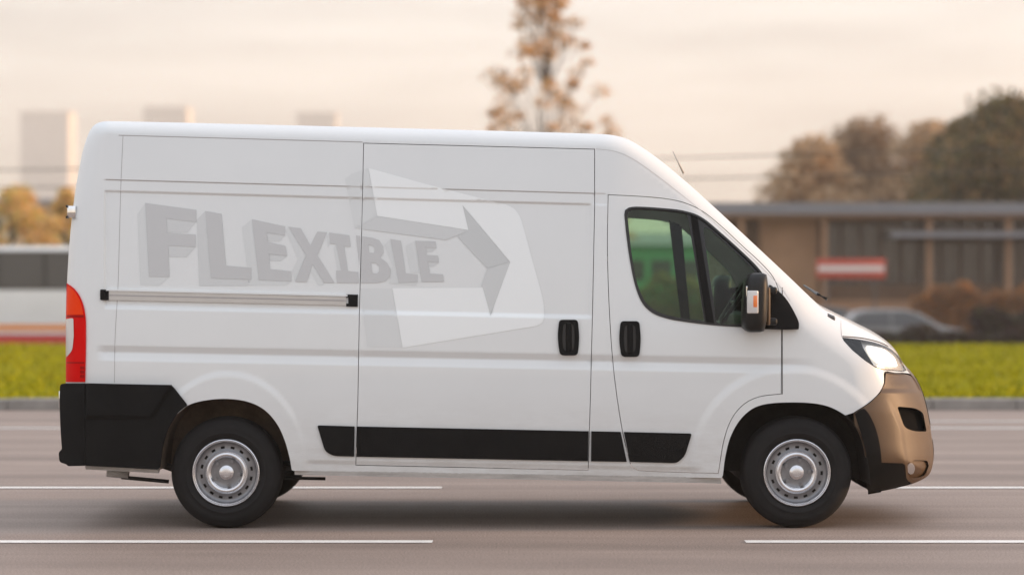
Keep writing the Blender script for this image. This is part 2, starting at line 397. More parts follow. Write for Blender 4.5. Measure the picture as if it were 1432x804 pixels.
def make_mesh(name, datas, m, parent, mats=None):
    V = []; Fc = []; NN = []; MI = []
    for di, d in enumerate(datas):
        b = len(V); V += [tuple(x) for x in d[0]]; Fc += [tuple(b + i for i in t) for t in d[1]]
        NN += [tuple(x) for x in (d[2] if d[2] is not None else [(0, 0, 0)] * len(d[0]))]
        MI += [d[3] if len(d) > 3 else 0] * len(d[1])
    me = bpy.data.meshes.new(name); me.from_pydata(V, [], Fc); me.update()
    for mm in (mats or [m]): me.materials.append(mm)
    me.polygons.foreach_set('material_index', MI); me.shade_smooth()
    if any(d[2] is not None for d in datas):
        me.normals_split_custom_set_from_vertices([Vector(n) for n in NN])
    return link(name, me, None, parent)
def panel(name, outline, m, parent, holes=(), **k):
    return make_mesh(name, [panel_data(outline, holes, **k)], m, parent)
def rnd(poly, r=4., n=3):
    """round the corners of a photo-space polygon"""
    p = [np.array(q[:2], float) for q in poly]; res = []
    for i in range(len(p)):
        a = p[i - 1] - p[i]; b = p[(i + 1) % len(p)] - p[i]; la = np.linalg.norm(a); lb = np.linalg.norm(b)
        rr = poly[i][2] if len(poly[i]) > 2 else r; rr = min(rr, la * .45, lb * .45)
        A = p[i] + a / la * rr; B = p[i] + b / lb * rr
        for k in range(n + 1):
            t = k / n; res.append(tuple((1 - t) ** 2 * A + 2 * t * (1 - t) * p[i] + t * t * B))
    return res
# outlines ----------------------------------------------------------
DOOR_F = [tuple(q) for q in catmull([(850, 272), (905, 275), (940, 279), (962, 285), (984, 296), (1010, 317), (1040, 345), (1066, 369), (1082, 388), (1090, 408), (1093, 432), (1093, 551)], 6)] + \
         [tuple(q) for q in catmull([(1093, 551), (1062, 555), (1041, 565), (1024, 585), (1013, 615), (1005, 662)], 6)][1:] + \
         [tuple(q) for q in catmull([(1005, 662), (893, 658), (884, 654), (879, 640), (869, 597), (858, 520), (852, 440), (849, 350), (850, 272)], 6)][1:-1]
DOOR_S = [(508, 200), (832, 208.5), (832, 290), (829, 440), (826, 560), (823, 657.5), (497, 650.5), (500, 560), (502, 440), (506, 300)]
WIN = [tuple(q) for q in catmull([(873, 300), (874, 294), (879, 290.5), (890, 289), (925, 291), (955, 294.5), (980, 303), (1010, 327), (1040, 354), (1060, 374), (1072, 392), (1076, 415), (1076, 458)], 5)] + \
      [tuple(q) for q in catmull([(1076, 458), (1040, 457.5), (1000, 455), (965, 451), (935, 446), (913, 438), (899, 425), (889, 402), (881, 365), (876, 330), (873, 300)], 5)][1:-1]
ARCH_R = [tuple(q) for q in catmull([(223, 657), (226, 625), (233, 600), (246, 580), (262, 567), (285, 560), (318, 557.5), (348, 562), (370, 573), (387, 592), (398, 615), (405, 640), (408, 657)], 5)]
ARCH_F = [tuple(q) for q in catmull([(1011, 664), (1014, 640), (1021, 612), (1034, 588), (1051, 572), (1070, 565), (1100, 562.5), (1135, 563.5), (1158, 568), (1178, 578), (1192, 590), (1203, 608), (1210, 632), (1213, 660), (1213, 691)], 5)]
BUMP_R = rnd([(86, 536), (240, 538.5, 6), (262, 566, 4), (246, 580, 3), (233, 600, 3), (226, 625, 3), (222, 657, 3), (120, 650, 2), (86, 648, 3)], 3)
TAIL = [tuple(q) for q in catmull([(93, 396), (104, 404), (114, 420), (119, 440), (120, 465), (119, 534)], 5)] + [(92, 534), (92, 450)]
HEADL = [tuple(q) for q in catmull([(1177, 471.5), (1200, 474), (1225, 479), (1245, 487), (1256, 497), (1264, 511), (1268.3, 518.5)], 4)] + [(1262, 520), (1236, 517.5), (1224, 514), (1209, 504), (1192, 490), (1180, 477)]
# ================================================================== VAN
van = empty('delivery_van', (0, 1.0, 0), label='white high-roof panel van with faint grey lettering and arrow on its side, headlight on', cat='van')
class VP: pass
VANP = bpy.data.objects.new('body', None)
# near side body sheet: silhouette clipped by sill and arches, with the door openings cut out
sil2 = [tuple(q[:2]) for q in S if q[1] < 653 or q[0] > 1100]
front_part = [q for q in sil2]
# outline: rear bottom -> up the back -> roof -> nose down to headlight/bumper line -> arch -> sill -> arch -> back
Sp = [tuple(q[:2]) for q in S]
iA = next(i for i, q in enumerate(Sp) if q[1] <= 537); iB = next(i for i, q in enumerate(Sp) if q[0] > 1200 and q[1] >= 521)
EDGEF = [tuple(q) for q in catmull([(1268.5, 520.5), (1252, 521), (1237, 519.5), (1236, 535), (1230, 548), (1216, 562), (1193, 577)], 5)]
body_out = Sp[iA:iB] + [Sp[iB]] + EDGEF[1:]
af = [q for q in ARCH_F if q[0] < 1176]
body_out += [(1182, 580.5)] + af[::-1] + [(1009, 668), (411, 658)] + [q for q in ARCH_R if q[0] > 247][::-1] + [(247, 579), (262, 566.5), (240, 538), (93, 535.5)]
# dedupe
bo = [body_out[0]]
for q in body_out[1:]:
    if math.hypot(q[0] - bo[-1][0], q[1] - bo[-1][1]) > .5: bo.append(q)
body_out = bo
tailhole = offset_poly(TAIL, .3)
body_out_cut = []
near = panel_data(body_out, [DOOR_F, DOOR_S, offset_poly(HEADL, .2)], skirt=.03)
far_out = body_out
farwin = offset_poly(WIN, 3)
far = panel_data(body_out, [farwin], skirt=.0, grid=CGRID, mirror=True, step=9.)
# the strip across the van that joins both sides (back, roof, bonnet, nose)
def strip(i0, i1, name_m, t0=0., t1=1., nt_=16, off=0.):
    V = []; Fc = []; idx = list(range(i0, i1 + 1))
    ys = side_y(S[:, 0], S[:, 1], False)
    X = (S[:, 0] - CX) * (D0 + ys) / F; Z = CAMH - (S[:, 1] - CY) * (D0 + ys) / F
    tx = np.gradient(X); tz = np.gradient(Z); L = np.hypot(tx, tz) + 1e-9; nx = -tz / L; nz = tx / L
    for i in idx:
        for k in range(nt_ + 1):
            t = t0 + (t1 - t0) * k / nt_; y = ys[i] + (2.05 - 2 * ys[i]) * t; b = S[i, 4] * .75 * (1 - abs(2 * t - 1) ** 2) + off
            V.append((X[i] + nx[i] * b, y, Z[i] + nz[i] * b))
    n = nt_ + 1
    for a in range(len(idx) - 1):
        for k in range(nt_): Fc.append((a * n + k, (a + 1) * n + k, (a + 1) * n + k + 1, a * n + k + 1))
    return V, Fc, None, name_m
def si(px, py): return int(np.hypot(S[:, 0] - px, S[:, 1] - py).argmin())
iw0, iw1 = si(930, 230), si(1136, 419); ibm = si(1268, 518)
strips = [strip(si(92, 540), iw0, 0, nt_=18), strip(iw0, iw1, 0, 0, .06, 2), strip(iw0, iw1, 0, .94, 1, 2), strip(iw1, ibm, 0, nt_=18)]
body = make_mesh('body', [near, far], WHITE, van)
shell = make_mesh('roof_and_bonnet', strips, WHITE, van)
ws = make_mesh('windscreen', [strip(iw0, iw1, 0, .06, .94, 12, off=-.002)], SCREEN, van)
VB = body
# ---- rest of side panels
sd_ = panel('sliding_door', offset_poly(DOOR_S, .95), WHITE, van, skirt=.03)
fd_ = panel('front_door', offset_poly(DOOR_F, .95), WHITE, van, holes=[WIN], skirt=.03)
# window: black surround, panes, divider
def inner(poly, d): return offset_poly(poly, d)
PANE1 = [tuple(q) for q in catmull([(877.5, 303), (879, 297), (884, 294.5), (900, 294.2), (930, 296), (959, 299.5)], 5)] + [(962, 306), (969, 345), (977, 395), (985, 449)] + \
        [tuple(q) for q in catmull([(985, 449), (950, 444), (925, 438), (908, 428), (898, 414), (889, 388), (883, 352), (877.5, 303)], 5)][1:-1]
PANE2 = [tuple(q) for q in catmull([(984, 322), (986, 318), (992, 321), (1010, 336), (1035, 359), (1052, 376), (1062, 390), (1066, 410), (1067, 453)], 5)] + \
        [tuple(q) for q in catmull([(1067, 453), (1035, 453), (1003, 451), (999, 430), (991, 375), (984, 322)], 5)][1:-1]
fr = panel('window_frame', offset_poly(WIN, .2), TRIM, fd_, holes=[PANE1, PANE2], off=-.012, feat=False, skirt=.02)
g1 = panel('window', offset_poly(PANE1, -.3), WINGLASS, fd_, off=-.018, feat=False, skirt=0); g1['label'] = 'large side window of the passenger door'
g2 = panel('quarter_window', offset_poly(PANE2, -.3), WINGLASS, fd_, off=-.018, feat=False, skirt=0)
dv = panel('window_divider', [(966, 299), (975, 302.5), (986, 372), (999, 453.5), (988, 452), (977, 380)], BLACKP, fd_, off=-.001, feat=False, skirt=.014)
tr = panel('window_seal', WIN, TRIM, fd_, holes=[offset_poly(WIN, 2.6)], off=.004, feat=False, skirt=.012)
fg = panel('window', offset_poly(WIN, 2), WINGLASS, body, off=-.01, feat=False, skirt=0, mirror=True, grid=CGRID, step=9.); fg['label'] = 'side window on the far side'
ff2 = panel('window_divider', [(964, 296), (984, 304), (1001, 455), (986, 453)], TRIM, body, off=-.003, feat=False, skirt=0, mirror=True, grid=CGRID)
# faint seams
def seamline(name, pts, wpx, m, parent, off=.0006, **k):
    c = catmull(pts, 5); t = np.gradient(c, axis=0); t /= np.linalg.norm(t, axis=1)[:, None]; n = np.stack([-t[:, 1], t[:, 0]], 1) * wpx / 2
    poly = [tuple(q) for q in c + n] + [tuple(q) for q in (c - n)[::-1]]
    return panel(name, poly, m, parent, off=off, skirt=0, **k)
SEAM = mat('panel_seam', (.36, .34, .34), .6)
SEAMD = mat('panel_gap_dark', (.05, .045, .045), .7)
seamline('panel_seam', [(172, 190), (169, 260), (165, 400), (161, 470), (160, 535)], .7, SEAM, body)
seamline('panel_seam', [(166, 189.5), (300, 193.2), (507, 199)], 1.1, SEAM, body)
seamline('panel_seam', [(833, 208.5), (860, 212), (884, 222), (915, 243), (950, 270), (990, 303), (1030, 340), (1065, 374), (1092, 402), (1105, 421)], .7, mat('faint_seam', (.52, .51, .51), .5), body)
seamline('panel_seam', [(1176, 446), (1176, 458), (1177, 471)], .8, SEAM, body)
seamline('panel_seam', [(1094, 402), (1094, 460), (1094, 551)], 1.2, SEAMD, body)
seamline('panel_seam', [(148, 251.3), (300, 255.6), (506, 261.4)], .9, SEAM, body)
seamline('panel_seam', [(509, 261.6), (700, 267), (831, 270.8)], .9, SEAM, sd_)
seamline('bonnet_gap', [(1178, 470.2), (1205, 472.6), (1230, 478.5), (1246, 486)], 1.3, SEAMD, body, off=.003, feat=False)
seamline('bonnet_gap', [(1238, 520.6), (1255, 522.4), (1266, 522)], 1.4, SEAMD, body, off=.004, feat=False)
# lower black rubbing strips
def trimrow(px, top): return (595 + .0205 * (px - 445)) if top else (637.5 + .0195 * (px - 460))
def trimpoly(x0, x1, kind=''):
    if kind == 'l': return rnd([(443.5, 594.5, 3), (x1, trimrow(x1, 1), 1), (x1 - .6, trimrow(x1, 0), 1), (466, 637.3, 8), (454.5, 631, 6)], 3)
    if kind == 'r': return rnd([(x0, trimrow(x0, 1), 1), (967.5, 606, 3), (958, 637, 6), (947, 647.3, 6), (x0 + 8.5, trimrow(x0, 0), 1)], 3)
    return [(x0, trimrow(x0, 1)), (x1, trimrow(x1, 1)), (x1 - (1 if x1 < 840 else -8.5), trimrow(x1, 0)), (x0 - .5, trimrow(x0, 0))]
panel('lower_trim', trimpoly(0, 495.8, 'l'), BLACKP, body, off=.012, feat=False, skirt=.02)
panel('lower_trim', trimpoly(499, 823.2), BLACKP, sd_, off=.012, feat=False, skirt=.02)
panel('lower_trim', trimpoly(827, 868), BLACKP, body, off=.012, feat=False, skirt=.02)
panel('lower_trim', trimpoly(872.5, 0, 'r'), BLACKP, fd_, off=.012, feat=False, skirt=.02)
# rail of the sliding door
rl = panel('sliding_door_rail', [(152, 406.5), (484, 415), (484, 427), (152, 419.5)], ALU, body, off=.012, skirt=.02)
panel('rail_groove', [(153, 412), (484, 419.6), (484, 421.2), (153, 413.6)], SEAM, body, off=.0135, skirt=.0)
panel('rail_top_lip', [(148, 404.3), (486, 412.2), (486, 414.6), (148, 406.5)], WHITE, body, off=.018, skirt=.022)
panel('rail_end_cap', rnd([(140, 404.6), (152, 405), (152, 420), (140, 419.6)], 2), BLACKP, body, off=.016, skirt=.02)
panel('rail_end_cap', [(484, 411.6), (500.4, 412), (500.2, 429), (484, 428.4), (484, 424.5), (487, 424.5), (487, 416), (484, 416)], BLACKP, body, off=.010, skirt=.02)
# door handles: black oval plate, hollow and grip
def handle(cx, cy, par):
    o = rnd([(cx - 13, cy - 25, 5), (cx + 13, cy - 25, 5), (cx + 15.5, cy, 16), (cx + 13, cy + 25, 6), (cx - 12, cy + 25, 6), (cx - 15.5, cy, 16)], 5, 4)
    ii = rnd([(cx - 7, cy - 20, 5), (cx + 7, cy - 20, 5), (cx + 9, cy, 10), (cx + 7, cy + 19, 6), (cx - 7, cy + 19, 6), (cx - 9, cy, 10)], 4, 3)
    h = panel('door_handle', o, BLACKP, par, holes=[ii], off=.014, skirt=.02, step=3, feat=False)
    panel('handle_cup', offset_poly(ii, -.3), TRIM, h, off=.004, skirt=0, step=3, feat=False)
    v = surf(np.array([cx + .5]), np.array([cy]), .022, False)[0]
    bm = bmesh.new(); boxbm(bm, v[0] - .017, v[0] + .017, v[1], v[1] + .02, v[2] - .088, v[2] + .088)
    bmobj('handle_grip', bm, BLACKP, h, smooth=True, bevel=.008, seg=3)
handle(795, 472, sd_); handle(881, 474, fd_)
# tail lamp, rear bumper, front bumper, headlamp
tl = panel('tail_lamp', offset_poly(TAIL, .0), REDL, van, off=.010, skirt=.03, step=3)
panel('tail_lamp_upper', [tuple(q) for q in catmull([(94, 399), (103.5, 407), (112, 421), (116.5, 440)], 4)] + [(93.2, 440), (93, 420)], ORL, tl, off=.013, skirt=.004, step=3)
panel('reversing_lamp', rnd([(92.2, 446, 1), (102.5, 444.5, 3), (103, 470, 3), (101, 490, 5), (92.3, 500, 2)], 3), CLEARL, tl, off=.016, skirt=.006, step=2)
panel('lamp_line', [(93, 441), (117, 441), (117, 443.6), (93, 443.6)], REDD, tl, off=.0145, skirt=.004)
panel('lamp_line', [(93, 506), (118, 506), (118, 508), (93, 508)], REDD, tl, off=.0145, skirt=.004)
for q in range(3): panel('lamp_segment', [(112, 512 + 6 * q), (118, 512 + 6 * q), (118, 516 + 6 * q), (112, 516 + 6 * q)], REDD, tl, off=.0145, skirt=.003)
# rear bumper
def rb_fn(px, py, feat=True):
    y = .055 * np.clip((118 - np.asarray(px)) / 36, 0, 1) ** 2 + .02 * np.clip((np.asarray(py) - 540) / 110, 0, 1) ** 2
    v = np.asarray(py)
    x = np.asarray(px, float); diag = 212 + (584 - v) * .66
    pk = (1 - smooth(580, 587, v)) * (1 - smooth(-4, 3, x - diag)) * smooth(119, 121, x)
    return y - .004 - .018 * pk
NRB = None
def panel_fn(name, outline, m, parent, fn, off, skirt=.03, step=4, gs=5.):
    xs = np.arange(min(q[0] for q in outline), max(q[0] for q in outline), gs); ys = np.arange(min(q[1] for q in outline), max(q[1] for q in outline), gs)
    a, b = np.meshgrid(xs, ys); g = np.stack([a.ravel(), b.ravel()], 1)
    return panel(name, outline, m, parent, off=off, skirt=skirt, step=step, grid=g, fn=fn)
RB = rnd([(84, 536.5, 4), (118.5, 536, .5), (118.5, 651, .5), (95, 651.5, 3), (93, 649, 3), (83, 646, 4), (82, 632, 3), (86.5, 628, 2), (84.5, 600, 6), (83, 560, 6)], 3)
rb = panel_fn('rear_bumper', [q for q in RB], BLACKP, van, rb_fn, .018, .06)
RB2 = rnd([(119.3, 536, .5), (240, 538.5, 6), (262, 566, 3), (247, 578, 6), (234, 599, 6), (226.5, 625, 6), (222.5, 656, 3), (119.3, 651, .5)], 3)
rb2 = panel_fn('bumper_corner', RB2, BLACKP, rb, rb_fn, .016, .05, gs=4.)
x0 = P(85, 0, .0)[0]
box('bumper_beam', x0, x0 + .12, .06, 1.99, .40, .84, BLACKP, rb, bevel=.02)
box('rear_step', x0 - .012, x0 + .1, .09, 1.96, .395, .455, BLACKP, rb, bevel=.015)
# small fittings on the rear edge: hinge and plate lamp
hx, hy, hz = P(98, 296, .1)
hb = box('door_hinge', hx - .022, hx + .03, hy + .02, hy + .07, hz - .035, hz + .035, CHROME, van, bevel=.004)
box('hinge_bracket', hx - .028, hx - .020, hy + .01, hy + .08, hz - .04, hz - .026, TRIM, hb)
box('hinge_bracket', hx - .028, hx - .020, hy + .01, hy + .08, hz + .026, hz + .04, TRIM, hb)
hx, hy, hz = P(83.5, 556, .1); box('bumper_plate', hx - .006, hx + .02, hy, hy + .12, hz - .06, hz + .04, CHROME, rb, bevel=.003)
# front bumper on the turning nose
BF = [tuple(q) for q in Sp[iB + 1:] if q[1] < 692.5]
def nb_fn(px, py, feat=True):
    px = np.asarray(px, float); py = np.asarray(py, float); y = side_y(px, py, False)
    xc = np.interp(py, [555, 575, 600, 645, 690], [1236, 1246, 1257, 1264, 1266])
    y = y - .013 * (1 - smooth(0, 8, px - xc)) * smooth(552, 580, py)
    return y + .014 * (1 - smooth(543, 550, py))
_gx, _gy = np.meshgrid(np.arange(1190, 1312, 3.), np.arange(515, 695, 3.)); NGRID = np.stack([_gx.ravel(), _gy.ravel()], 1); _U, *_ = nearest(NGRID[:, 0], NGRID[:, 1])
NGRID = NGRID[_U > .10]; _xc = lambda v: np.interp(v, [555, 575, 600, 645, 690], [1236, 1246, 1257, 1264, 1266])
_k = (NGRID[:, 0] > _xc(NGRID[:, 1]) - 1.5) & (NGRID[:, 0] < _xc(NGRID[:, 1]) + 10) & (NGRID[:, 1] > 550); _v = np.arange(551, 690, 3.5)
NGRID = np.concatenate([NGRID[~_k]] + [np.stack([_xc(_v) + q, _v], 1) for q in (0, 1.6, 3.2, 4.8, 6.4, 8)] + [S[:, :2] + _n * (S[:, 2] * u)[:, None] for u in (.02, .045, .075)])
LIPT = [(1270, 672), (1267.5, 668), (1266, 650), (1262, 647.5), (1234, 646.5), (1214, 646)]
BFo = [q for q in BF if q[0] > 1272] + LIPT + [q for q in ARCH_F[::-1] if q[1] > 592 and q[0] > 1150 and q[1] < 640] + [(1194.5, 577.8), (1217, 563), (1231, 549.5), (1237.5, 536), (1239, 521.5), (1253, 523), (1268, 523.5)]
GR = rnd([(1254.5, 568, 4), (1281, 570.5, 6), (1291, 577, 4), (1296, 603.5, 3), (1279, 603, 5), (1265, 598, 6)], 4)
FOG = rnd([(1269, 647, 6), (1279, 643, 4), (1297, 643.5, 4), (1299, 651, 2), (1294, 664, 4), (1284, 668, 4), (1270, 668, 5)], 4)
NB = [q for q in Sp[si(1185, 450):] if q[1] < 692.5 and (q[0] > 1226 or q[1] < 600)] + [(1220, 682), (1214, 640), (1196, 592), (1176, 574), (1165, 520), (1165, 460)]
panel('nose_gap_backing', offset_poly(NB, 1.2), VOID, van, holes=[offset_poly(GR, -1), offset_poly(FOG, -1)], feat=False, off=-.06, skirt=0, step=6, grid=CGRID)  # black sheet added behind the nose gaps to keep them dark
fb = panel('front_bumper', BFo, BUMPERP, van, holes=[GR, FOG], fn=nb_fn, grid=NGRID, off=.004, skirt=.05, step=4)
gi = panel('air_intake', offset_poly(GR, -2), VOID, fb, feat=False, off=-.13, skirt=0, step=4)
fgl = panel('fog_lamp_recess', offset_poly(FOG, -.5), BUMPERP, fb, feat=False, off=-.05, skirt=0, step=3)
panel('fog_lamp', [(1274 + 5.5 * math.cos(a), 655 + 8 * math.sin(a)) for a in np.linspace(0, 6.283, 17)[:-1]], CHROME, fb, feat=False, off=-.035, skirt=.02, step=3)
# dark wheel-arch flare; lower lip of the bumper, its shade painted in as black
FLARE = [tuple(q) for q in catmull([(1195.5, 578.5), (1208, 571), (1222, 592), (1230, 620), (1233, 650), (1232, 688)], 5)] + [(1214.5, 691)] + [tuple(q) for q in catmull([(1214.5, 691), (1214, 660), (1211, 632), (1205, 609), (1195.5, 578.5)], 5)][1:-1]
panel('arch_flare', FLARE, BLACKP, fb, fn=nb_fn, off=.010, skirt=.02, step=4)
LIP = LIPT[::-1] + [q for q in BF if 1224 <= q[0] <= 1272] + [(1217, 688.5), (1213.8, 684), (1213.6, 670)]
panel('bumper_lip', LIP, BLACKP, fb, fn=nb_fn, off=-.002, skirt=.05, step=4)
bst = make_mesh('bumper_front', [strip(ibm, si(1225, 688), 0, nt_=18)], BUMPERP, fb)
make_mesh('grille', [strip(si(1281, 533), si(1300, 596), 0, .14, .86, 10, off=.004)], TRIM, fb)
make_mesh('lower_grille', [strip(si(1303, 620), si(1304, 655), 0, .2, .8, 10, off=.004)], TRIM, fb)
make_mesh('number_plate', [strip(si(1298, 585), si(1301.5, 606), 0, .36, .64, 4, off=.014)], mat('plate_white', (.75, .75, .72), .4), fb)
# headlamp: bowl behind a clear lens
hl = panel('headlight', offset_poly(HEADL, 1.0), LENS, van, feat=False, off=.003, skirt=.0, step=3)
hb2 = panel('reflector', offset_poly(HEADL, -.5), LAMPREF, hl, feat=False, off=-.045, skirt=0, step=3)
panel('headlight_rim', offset_poly(HEADL, .3), TRIM, hl, holes=[offset_poly(HEADL, 1.5)], feat=False, off=.0, skirt=.05, step=3)
panel('headlight_bezel', [(1180, 473.5), (1203, 475.5), (1207, 486), (1222, 511), (1209, 502), (1192, 488)], TRIM, hl, feat=False, off=-.012, skirt=.03, step=3)
panel('lamp_bulb', rnd([(1210, 482, 6), (1236, 487, 6), (1252, 500, 8), (1256, 513, 4), (1232, 512, 8), (1218, 500, 8)], 6), LAMPON, hl, feat=False, off=-.03, skirt=.01, step=3)
# the same pieces on the far side
CO = dict(mirror=True, grid=CGRID, feat=False)
panel('tail_lamp', TAIL, REDL, van, off=.012, skirt=.03, **CO)
panel('front_bumper', BFo, BUMPERP, van, off=.005, skirt=.03, **CO)
panel('bumper_lip', LIP, BLACKP, van, off=-.004, skirt=.05, **CO)
panel('headlight', HEADL, LAMPREF, van, off=.004, skirt=.0, **CO)
panel('bumper_corner', RB2, BLACKP, rb, off=.03, skirt=.05, **CO); panel('bumper_corner', RB, BLACKP, rb, off=.03, skirt=.06, **CO)
panel('lower_trim', trimpoly(0, 967, 'l')[:0] + [(443.5, 594.5), (967, 606), (947, 647), (466, 637)], BLACKP, body, off=.014, skirt=.02, **CO)
# roof aerial, wiper, washer
a0 = P(956, 243, .5); a1 = P(941, 212, .5)
tube('aerial', [a0, a1], [.006, .003], mat('aerial_grey', (.5, .45, .4), .5), van, n=8)
for yy in (.45, 1.2):
    w0 = P(1146, 418, 0); xs = w0[0] * (D0 + .5) / D0
    tube('wiper', [(xs + .04, yy, 1.385), (xs - .01, yy + .05, 1.415), (xs - .06, yy + .35, 1.47)], [.012, .010, .006], TRIM, van, n=6)
# sill below the doors
SILLO = [(412, 657.2), (1008, 667.2), (1009, 676), (985, 675), (412, 663.5)]
panel('sill', SILLO, SILLM, van, feat=False, off=-.012, skirt=.05)
panel('sill', [(119, 651), (222, 656.5), (221, 661.5), (120, 656)], SILLM, van, feat=False, off=-.03, skirt=.05)
# arch liners
def liner(arch, m, parent, name, y0, y1, mirror=False):
    yb = side_y(np.array([q[0] for q in arch]), np.array([q[1] for q in arch]), False)
    xs = [P(q[0], q[1], y)[0::2] for q, y in zip(arch, yb)]
    V = []; Fc = []; n = len(xs)
    for (x, z) in xs: V.append((x, y0, z)); V.append((x, y1, z))
    for i in range(n - 1): Fc.append((2 * i, 2 * i + 1, 2 * i + 3, 2 * i + 2))
    b = len(V)
    for (x, z) in xs: V.append((x, y1, z))
    Fc.append(tuple(range(b, b + n)))
    if mirror: V = [(a, 2.05 - c, d) for a, c, d in V]
    o = pydata(name, V, Fc, m, parent, smooth=False); return o
for mi in (False, True):
    liner(ARCH_R, LINER, van, 'wheel_arch_liner', .02, .50, mi); liner([q for q in ARCH_F if q[1] < 680], LINERD, van, 'wheel_arch_liner', .03, .45, mi)
# floor and running gear under the van
zf = .43
box('van_floor', P(120, 0, 0)[0], P(1200, 0, .1)[0], .52, 1.53, .46, .49, DARK, van)
xw_r = (316 - CX) * 14.05 / F; xw_f = (1115 - CX) * 14.05 / F; RW = .337
def bar(name, a, b, r, m=DARK): return tube(name, [a, b], r, m, van, n=10)
bar('rear_axle', (xw_r, .2, RW), (xw_r, 1.85, RW), .05)
for yy in (.32, 1.6):
    tube('leaf_spring', [(xw_r - .62, yy, .43), (xw_r - .35, yy, .34), (xw_r, yy, .30), (xw_r + .35, yy, .34), (xw_r + .62, yy, .43)], [.02, .022, .03, .022, .02], DARK, van, n=6)
box('fuel_tank', -.7, .55, .55, 1.25, .34, .46, DARK, van, bevel=.04)
tube('exhaust_pipe', [(1.2, .6, .40), (.3, .42, .375), (-.8, .45, .36), (-1.5, .42, .35)], .03, DARK, van, n=10)
tube('silencer', [(-1.15, .38, .365), (-1.1, .38, .365), (-.95, .38, .365), (-.9, .38, .365)], [.03, .065, .065, .03], mat('silencer_rust', (.10, .075, .06), .7, metal=.3, var=.3, vscale=9), van, n=16)
for xx, rr in ((-.06, .05), (.22, .055), (.48, .05)):
    tube('chassis_bracket', [(xx - .1, .5, .39), (xx - .05, .5, .37), (xx + .06, .5, .37), (xx + .12, .5, .39)], [.02, rr * .8, rr * .8, .02], DARK, van, n=10)
bar('tow_bar', P(170, 667, .3), P(236, 673, .3), .012); bar('brake_pipe', P(398, 668, .3), P(455, 669, .3), .010)
bar('tow_bracket', P(150, 660, .3), P(180, 663, .3), .028, SILLM)
box('subframe', xw_f - .3, xw_f + .35, .5, 1.55, .24, .40, DARK, van, bevel=.03)
# wheels
def wheel(x, y, flip):
    s = -1 if flip else 1
    y0 = y
    def pr(l): return [(r, s * h) for r, h in l]
    nseg = 80
    rimp = [(.203, .022), (.2055, .008), (.204, .002), (.199, .000), (.1945, .004), (.193, .010), (.190, .012), (.187, .016), (.184, .024), (.180, .032), (.172, .037), (.164, .038), (.160, .038), (.146, .037), (.136, .035), (.128, .030), (.122, .024), (.117, .019), (.110, .0165), (.103, .019), (.098, .024), (.094, .030), (.085, .033), (.070, .034), (.052, .034), (.04, .034)]
    def skp(i, k): return rimp[i][0] <= .161 and rimp[i][0] > .14 and i in (12,) and (k % 5) in (1, 2)
    w = lathe('wheel', pr(rimp), STEEL, van, n=nseg, skip=skp, loc=(x, y0, RW), sharp=60)
    w.data.materials.append(STEELD)
    for p_ in w.data.polygons:
        r_ = math.hypot(p_.center.x, p_.center.z)
        if .131 < r_ < .1845 or r_ < .068: p_.material_index = 1
    if flip: w.data.flip_normals()
    ty = lathe('tyre', [(r * 1.016, h) for r, h in pr([(.205, .03), (.204, .012), (.208, .006), (.216, .004), (.222, -.002), (.238, -.006), (.241, -.0035), (.262, -.005), (.285, -.003), (.289, .000), (.305, .006), (.316, .016), (.3235, .028), (.328, .040), (.3315, .052), (.3315, .066), (.325, .068), (.325, .074), (.3325, .076), (.3325, .102), (.326, .104), (.326, .112), (.3325, .114), (.3325, .138), (.325, .140), (.325, .146), (.3315, .148), (.330, .172), (.322, .190), (.30, .212), (.26, .218), (.21, .210), (.20, .19)])], RUB, w, n=96, sharp=50)
    hc = lathe('hub_cap', pr([(.046, .034), (.0455, .026), (.041, .0225), (.033, .0215), (.030, .0175), (.026, .0165), (.012, .0155), (.0005, .0155)]), STEEL, w, n=40, sharp=60)
    dk = lathe('brake_drum', pr([(.185, .075), (.13, .07), (.04, .065)]), DARK, w, n=24)
    pt = bmesh.new(); bmesh.ops.create_cone(pt, segments=6, radius1=.0115, radius2=.0105, depth=.016, cap_ends=True); bmesh.ops.rotate(pt, verts=pt.verts, matrix=Matrix.Rotation(math.pi / 2, 3, 'X'))
    me = bpy.data.meshes.new('wheel_bolt'); pt.to_mesh(me); pt.free(); me.materials.append(STEELD)
    for k in range(5):
        a = 2 * math.pi * (k + .2) / 5; b = link('wheel_bolt', me, None, w); b.location = (.076 * math.cos(a), s * .028, .076 * math.sin(a))
    # ring dividing the dull disc from the bright face
    lathe('disc_centre', pr([(.092, .0292), (.085, .0322), (.070, .0332), (.058, .0332)]), STEELD, w, n=nseg)
    vr = math.radians(random.uniform(0, 70)); w.rotation_euler = (0, vr, 0)
    return w
wheel(xw_r, .045, False); wheel(xw_f, .055, False); wheel(xw_r, 2.005, True); wheel(xw_f, 1.995, True)
